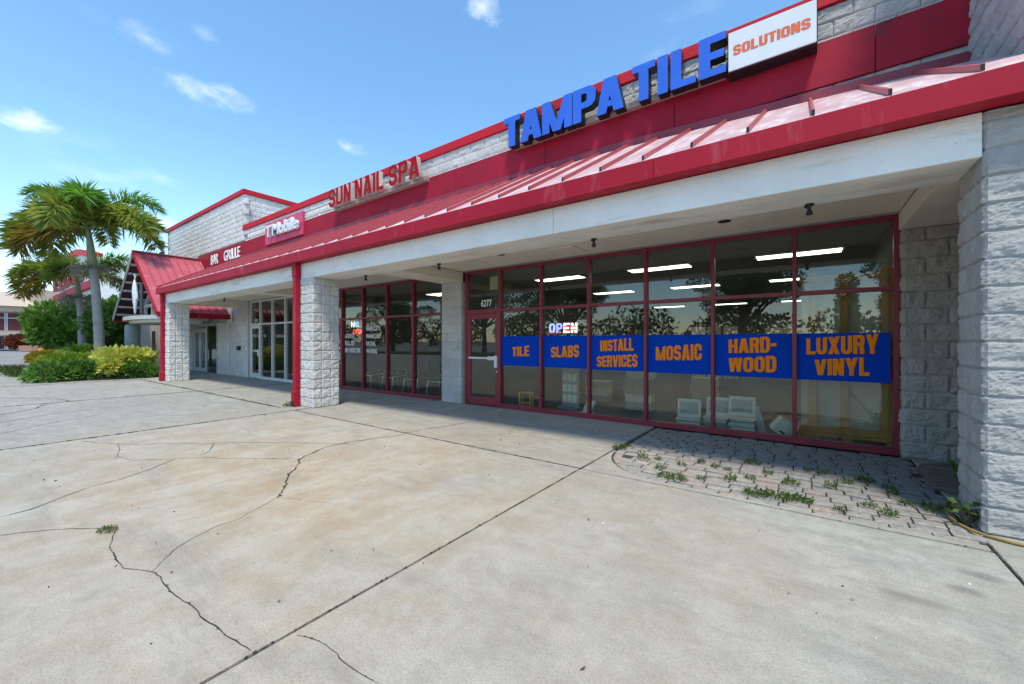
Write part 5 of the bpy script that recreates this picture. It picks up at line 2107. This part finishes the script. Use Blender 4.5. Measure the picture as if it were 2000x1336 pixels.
# ---- palms
CAMR = Vector((math.cos(YAW), math.sin(YAW), 0))
CAMF = Vector((-math.sin(YAW), math.cos(YAW), 0))


def frond_mesh(seed, length, elev, droop, az, mat, leaflet=.55, n=112):
    """plume-like frond: arching rachis with leaflets set all round it"""
    r = random.Random(seed)
    dirh = CAMR * math.cos(R(az)) + CAMF * math.sin(R(az))
    pts = []
    p = Vector((0, 0, 0))
    a = R(elev)
    steps = 16
    for i in range(steps + 1):
        pts.append(p.copy())
        ds = length / steps
        p = p + (dirh * math.cos(a) + Vector((0, 0, 1)) * math.sin(a)) * ds
        a -= R(droop) / steps * (0.5 + 1.0 * i / steps)
    VS, FS = [], []

    def quad(a_, b_, c_, d_):
        o = len(VS)
        VS.extend([a_, b_, c_, d_])
        FS.append((o, o + 1, o + 2))
        FS.append((o, o + 2, o + 3))
    side = dirh.cross(Vector((0, 0, 1))).normalized()
    for k in range(n * 3):
        t = .10 + .90 * (k / (n * 3))
        f = t * steps
        i = min(int(f), steps - 1)
        c = pts[i].lerp(pts[i + 1], f - i)
        d = (pts[i + 1] - pts[i]).normalized()
        up = side.cross(d).normalized()
        ang = r.uniform(-1.2, 4.34)
        if r.random() < .5:
            ang = r.choice((0.25, math.pi - .25)) + r.gauss(0, .35)
        o_ = side * math.cos(ang) + up * math.sin(ang)
        ax = (o_ * .85 + d * r.uniform(.35, .75)).normalized()
        L = leaflet * (0.45 + .75 * math.sin(math.pi * min(1, .12 + t * .80))) * r.uniform(.75, 1.15)
        w = .021 * r.uniform(.8, 1.3) * (L / .5) ** .5
        sd = ax.cross(up + side * .3 + Vector((.01, .02, .03))).normalized() * w
        mid = c + ax * L * .5
        tip = c + ax * L - Vector((0, 0, L * .20 * r.uniform(.2, 1.4)))
        VSi = [c - sd * .5, mid - sd + Vector((0, 0, -.0)), tip, mid + sd]
        quad(*VSi)
    # rachis
    mb = MB().tube(pts, [.030 * (1 - .85 * i / steps) for i in range(steps + 1)], 5)
    o = len(VS)
    VS.extend([Vector(v) for v in mb.v])
    for q in mb.f:
        for j in range(1, len(q) - 1):
            FS.append((q[0] + o, q[j] + o, q[j + 1] + o))
    return raw_mesh('frond', np.array([tuple(v) for v in VS]), np.array(FS), mat)


def palm(label, base, top, r0, shaft, fronds, seed, deadz):
    t = thing('palm_tree', label, 'palm tree', base)
    b, tp = Vector((0, 0, 0)), Vector(top) - Vector(base)
    pts, rs = [], []
    for i in range(41):
        f = i / 40
        p = b.lerp(tp, f) + CAMR * (.06 * math.sin(f * 3))
        pts.append(p)
        ringbulge = .010 * math.sin(f * 40 * 1.9)
        rs.append(r0 * (1.18 - .30 * f) * (1 + ringbulge / r0 * .5) + (.08 * math.exp(-f * 14)))
    MB().tube(pts, rs, 16).build('trunk', 'trunk', t, smooth=True)
    d = (tp - pts[-6]).normalized()
    cs = [tp - d * .05, tp + d * shaft * .25, tp + d * shaft * .7, tp + d * shaft]
    MB().tube(cs, [r0 * .92, r0 * .95, r0 * .66, r0 * .36], 14).build('crownshaft', 'crownshaft', t, smooth=True)
    cr = tp + d * shaft
    for k, (az, el, ln, dr, mt, lf) in enumerate(fronds):
        o = put('frond', frond_mesh(seed + k, ln, el, dr, az, mt, lf), t, cr - d * .05 * (k % 3))
    # dry fruit stalks below the crownshaft
    rr = random.Random(seed)
    st = MB()
    for k in range(150):
        a = rr.uniform(0, 6.28)
        L = rr.uniform(.35, .85)
        o = Vector((math.cos(a), math.sin(a), 0))
        q0 = tp + Vector((0, 0, deadz))
        st.tube([q0 + o * r0 * .8, q0 + o * (r0 + L * .6) + Vector((rr.gauss(0, .08), rr.gauss(0, .08), rr.uniform(-.1, .22))), q0 + o * (r0 + L * .8) + Vector((rr.gauss(0, .1), rr.gauss(0, .1), -L * rr.uniform(.3, .9)))], [.010, .006, .003], 4)
    st.build('fruit_stalks', 'dead_stalk', t)


palm('tallest palm tree with the thicker trunk standing in the bed by the porch', (-23.6, 3.56, 0), (-23.85, 3.38, 4.45), .155, 1.7,
     [(172, 58, 3.7, 88, 'frond_green', .55), (176, 42, 3.3, 125, 'frond_olive', .80), (190, 22, 3.1, 105, 'frond_olive', .80), (165, 10, 2.9, 90, 'frond_olive', .7),
      (12, 66, 3.2, 125, 'frond_green', .60), (-12, 34, 3.7, 112, 'frond_olive', .70), (8, 20, 3.0, 100, 'frond_olive', .65), (-72, 52, 2.9, 175, 'frond_olive', .75), (-50, 70, 2.6, 130, 'frond_green', .75),
      (60, 50, 2.8, 110, 'frond_green', .6), (120, 40, 2.8, 120, 'frond_olive', .6), (205, 5, 2.6, 95, 'frond_brown', .7)], 500, -.05)
palm('shorter palm tree with a green crownshaft behind the tallest palm', (-27.2, 3.5, 0), (-27.35, 3.42, 3.45), .135, .95,
     [(178, 30, 3.3, 120, 'frond_brown', .75), (160, 58, 2.8, 115, 'frond_olive', .55), (200, 40, 2.6, 110, 'frond_olive', .5), (190, 6, 2.5, 85, 'frond_brown', .55),
      (10, 20, 2.2, 95, 'frond_olive', .5), (60, 50, 2.4, 90, 'frond_olive', .5), (-80, 40, 1.7, 140, 'frond_olive', .5), (30, 60, 2.4, 90, 'frond_green', .5)], 600, -.02)


def broad_tree(name, label, base, crown, n, leaf, mat, seed, trunk_r=.12, group=None, asp=.6):
    t = thing(name, label, 'tree', base, 0, group)
    rr = random.Random(seed)
    m = MB()
    top = max(c[2] for c in crown)
    m.tube([(0, 0, 0), (.05, .03, top * .35), (.0, .1, top * .75)], [trunk_r, trunk_r * .75, trunk_r * .4], 8)
    for c in crown:
        m.tube([(.03, .05, top * .35), (c[0] * .5, c[1] * .5, c[2] * .7), (c[0], c[1], c[2])], [trunk_r * .45, trunk_r * .3, trunk_r * .1], 6)
    m.build('trunk', 'bark', t, smooth=True)
    P, N = lump_points(crown, n, seed, .35, .3)
    put('crown', leaf_mesh('crown', P, N, leaf, mat, asp, seed), t)
    return t


rr = random.Random(77)
crown = [(rr.uniform(-1.3, 1.3), rr.uniform(-1.2, 1.2), rr.uniform(1.5, 2.9), rr.uniform(.7, 1.1), rr.uniform(.7, 1.1), rr.uniform(.45, .75)) for _ in range(14)]
broad_tree('broadleaf_tree', 'bushy bright green broadleaf tree behind the palm trunks', (-31.0, 4.1, 0), crown, 7500, .30, 'leaf_tree', 78, .10)
crown = [(rr.uniform(-1.6, 1.6), rr.uniform(-.9, .9), rr.uniform(1.8, 3.2), rr.uniform(.7, 1.0), rr.uniform(.6, .9), rr.uniform(.5, .8)) for _ in range(9)]
broad_tree('broadleaf_tree', 'dark green broadleaf tree between the palms and the porch', (-28.6, 4.6, 0), crown, 8000, .18, 'leaf_hedge', 79, .09)

# ================================================================== FAR BUILDINGS
F = thing('far_store', 'far white store with red coping and red rooftop letters behind the palms', 'building', (-56, 8, 0))
FO = Vector((56, -8, 0))


def fp(mb, name, mats, smooth=False):
    o = mb.build(name, mats, F, smooth)
    o.location = FO
    return o


fp(MB().box(-66, -46, 6.6, 16, 3.4, 8.2), 'upper_wall', 'pale_stone')
arcp = []
for k in range(13):
    f = k / 12
    arcp.append((-66 + 20 * f, 8.2 + 1.3 * math.sin(math.pi * f)))
m = MB()
v = [(x, 6.58, z) for x, z in arcp] + [(x, 7.2, z) for x, z in arcp]
n = len(arcp)
m.add(v, [tuple(range(n)), tuple(range(2 * n - 1, n - 1, -1))])
fp(m, 'arched_gable', 'pale_stone')
m = MB()
for (a, b) in zip(arcp[:-1], arcp[1:]):
    m.bar((a[0], 6.75, a[1] + .05), (b[0], 6.75, b[1] + .05), .7, .5)
fp(m, 'coping', 'red_coping')
fp(MB().box(-66.2, -45.8, 6.3, 6.58, 5.7, 6.3), 'red_band', 'red_band')
fp(MB().box(-72, -36, 9.5, 16, 0, 3.4), 'shop_wall', 'pale_stone')
fp(MB().box(-72, -36, 6.6, 9.4, 3.0, 3.39), 'arcade_roof', 'pale_stone')
for x in (-71, -66, -61, -56, -51, -46, -41, -37):
    fp(MB().bbox(x - .4, x + .4, 6.6, 7.4, 0, 2.99, .03), 'arcade_pillar', 'pale_stone')
for x in (-68, -63, -58, -53, -48, -43):
    fp(MB().box(x - 1.6, x + 1.6, 9.44, 9.49, .2, 2.6), 'shop_window', 'sign_black')
t = thing('channel_letter_sign', 'red raised letters on the far white store behind the palms', 'sign', (-57, 6.3, 6.5))
channel_letters(t, 'PETLAND', -7, 7, 0, .1, 1.5, 'sign_red', 'sign_return', bold=.03, depth=.4)

G = thing('far_plaza', 'distant tan two storey plaza with dark glass and striped brick end', 'building', (-100, 0, 0))
GO = Vector((100, 0, 0))


def gp(mb, name, mats, parent=None):
    o = mb.build(name, mats, parent or G)
    if parent is None:
        o.location = GO
    return o


gp(MB().box(-130, -100, -40, 9, 6.0, 6.9), 'fascia', 'tan_stucco')
gp(MB().add([(-99.6, -40, 6.9), (-99.6, 7.5, 6.9), (-103, 7.5, 9.3), (-103, -40, 9.3)], [(0, 1, 2, 3)]).box(-128, -103, -40, 9, 6.9, 9.28), 'roof', 'tan_roof')
gp(MB().box(-130, -100.5, -40, 7.5, 0, 5.99), 'wall', 'room_floor')
gp(MB().box(-100.45, -99.9, -40, 7.5, 2.35, 3.0), 'spandrel', 'tan_roof')
for k in range(12):
    y0 = 7.3 - k * 2.6
    w = gp(MB().box(-100.49, -100.40, y0 - 2.5, y0, .15, 2.3), 'window', 'frame_white')
    gp(MB().box(-100.395, -100.37, y0 - 2.4, y0 - .1, .25, 2.2), 'pane', 'vinyl_blue' if False else 'sign_black', w)
    w = gp(MB().box(-100.49, -100.40, y0 - 2.5, y0, 3.05, 5.9), 'window', 'frame_white')
    gp(MB().box(-100.395, -100.37, y0 - 2.4, y0 - .1, 3.1, 5.0), 'pane', 'timber_dark', w)
    gp(MB().box(-100.395, -100.37, y0 - 2.4, y0 - .1, 5.1, 5.85), 'pane', 'timber_dark', w)
ew = gp(MB().box(-104, -98.6, 7.55, 14.5, 0, 9.6), 'end_wall', 'brick_band')
for z in (1.3, 3.0, 4.6):
    gp(MB().box(-104.1, -98.5, 7.5, 14.6, z, z + .35), 'pale_stripe', 'pale_band', ew)
gp(MB().box(-104.1, -98.5, 7.5, 14.6, 5.6, 9.62), 'upper_panel', 'tan_stucco', ew)

t = thing('planter', 'round brick planter in front of the far plaza', 'planter', (-92, 7.0, 0))
MB().lathe([(1.5, 0), (1.6, .8), (1.45, .8)], 0, 0, 20).build('tub', 'brick_band', t)
rr = random.Random(3)
shrub('red_shrub', 'dark red shrub in front of the far plaza', [(-93 + rr.uniform(-.6, .6), 6.0 + rr.uniform(-.8, .8), 1.4, 1.1, 1.1, .9) for _ in range(4)], 2500, .35, 'leaf_red', 41)
t = thing('vending_box', 'small red white and yellow vending box beyond the bed', 'box', (-60, 5.2, 0), R(-20))
MB().bbox(-.35, .35, -.35, .35, 0, .45, .02).build('base', 'vinyl_white', t)
MB().bbox(-.36, .36, -.36, .36, .451, .75, .02).build('body', 'bin_yellow', t)
MB().bbox(-.37, .37, -.37, .37, .751, 1.25, .02).build('hood', 'bin_red', t)
for yy in (-.15, .1):
    MB().box(.352, .36, yy, yy + .1, .2, .35).build('slot', 'sign_black', t)

# ================================================================== ACROSS THE LOT (seen in the glass)
m = MB()
m.box(-70, 60, -20.5, -17.0, -.06, .09)
struct(m.build('grass_island', 'grass_ground'))
r = np.random.default_rng(61)
n = 5000
P = np.stack([r.uniform(-40, 20, n), r.uniform(-20.3, -17.2, n), np.full(n, .09)], axis=1)
N = np.stack([r.normal(0, .4, n), r.normal(0, .4, n), np.full(n, 1.4)], axis=1)
struct(put('island_grass', leaf_mesh('island_grass', P, N, .18, 'leaf_weed', .08, 62)), 'stuff')
rr = random.Random(9)
OAKS = [(-4.5, -27, 1.0), (-20, -24, .95), (-33, -26, 1.1), (-50, -25, 1.1), (9, -31, 1.0)]
for k, (x, y, s) in enumerate(OAKS):
    crown = [(rr.uniform(-3.8, 3.8) * s, rr.uniform(-3, 3) * s, rr.uniform(4.6, 8.2) * s, rr.uniform(1.2, 1.9), rr.uniform(1.2, 1.9), rr.uniform(.8, 1.3)) for _ in range(15)]
    broad_tree('oak_tree', 'spreading dark oak across the lot, mirrored in the shop glass', (x, y, 0), crown, 11000, .24, 'leaf_oak', 700 + k, .32, 'oaks across the lot')
for k, (x, h) in enumerate(((2.6, 6.2), (5.2, 7.5))):
    crown = [(0, 0, h * (.15 + .1 * q), .75 - .02 * q, .75 - .02 * q, h * .1) for q in range(9)]
    broad_tree('columnar_tree', 'narrow dark columnar tree across the lot, mirrored in the shop glass', (x, -26, 0), crown, 4000, .22, 'leaf_oak', 800 + k, .15, 'columnar trees across the lot')
r = np.random.default_rng(71)
lum = [(rr.uniform(-160, 120), -75 + rr.uniform(-5, 5), rr.uniform(2.0, 5.5), rr.uniform(4, 8), 4, rr.uniform(2.4, 4.4)) for _ in range(75)]
P, N = lump_points(lum, 24000, 72, .6, .1)
struct(put('far_woodland', leaf_mesh('far_woodland', P, N, .9, 'leaf_oak', .6, 73)), 'stuff')
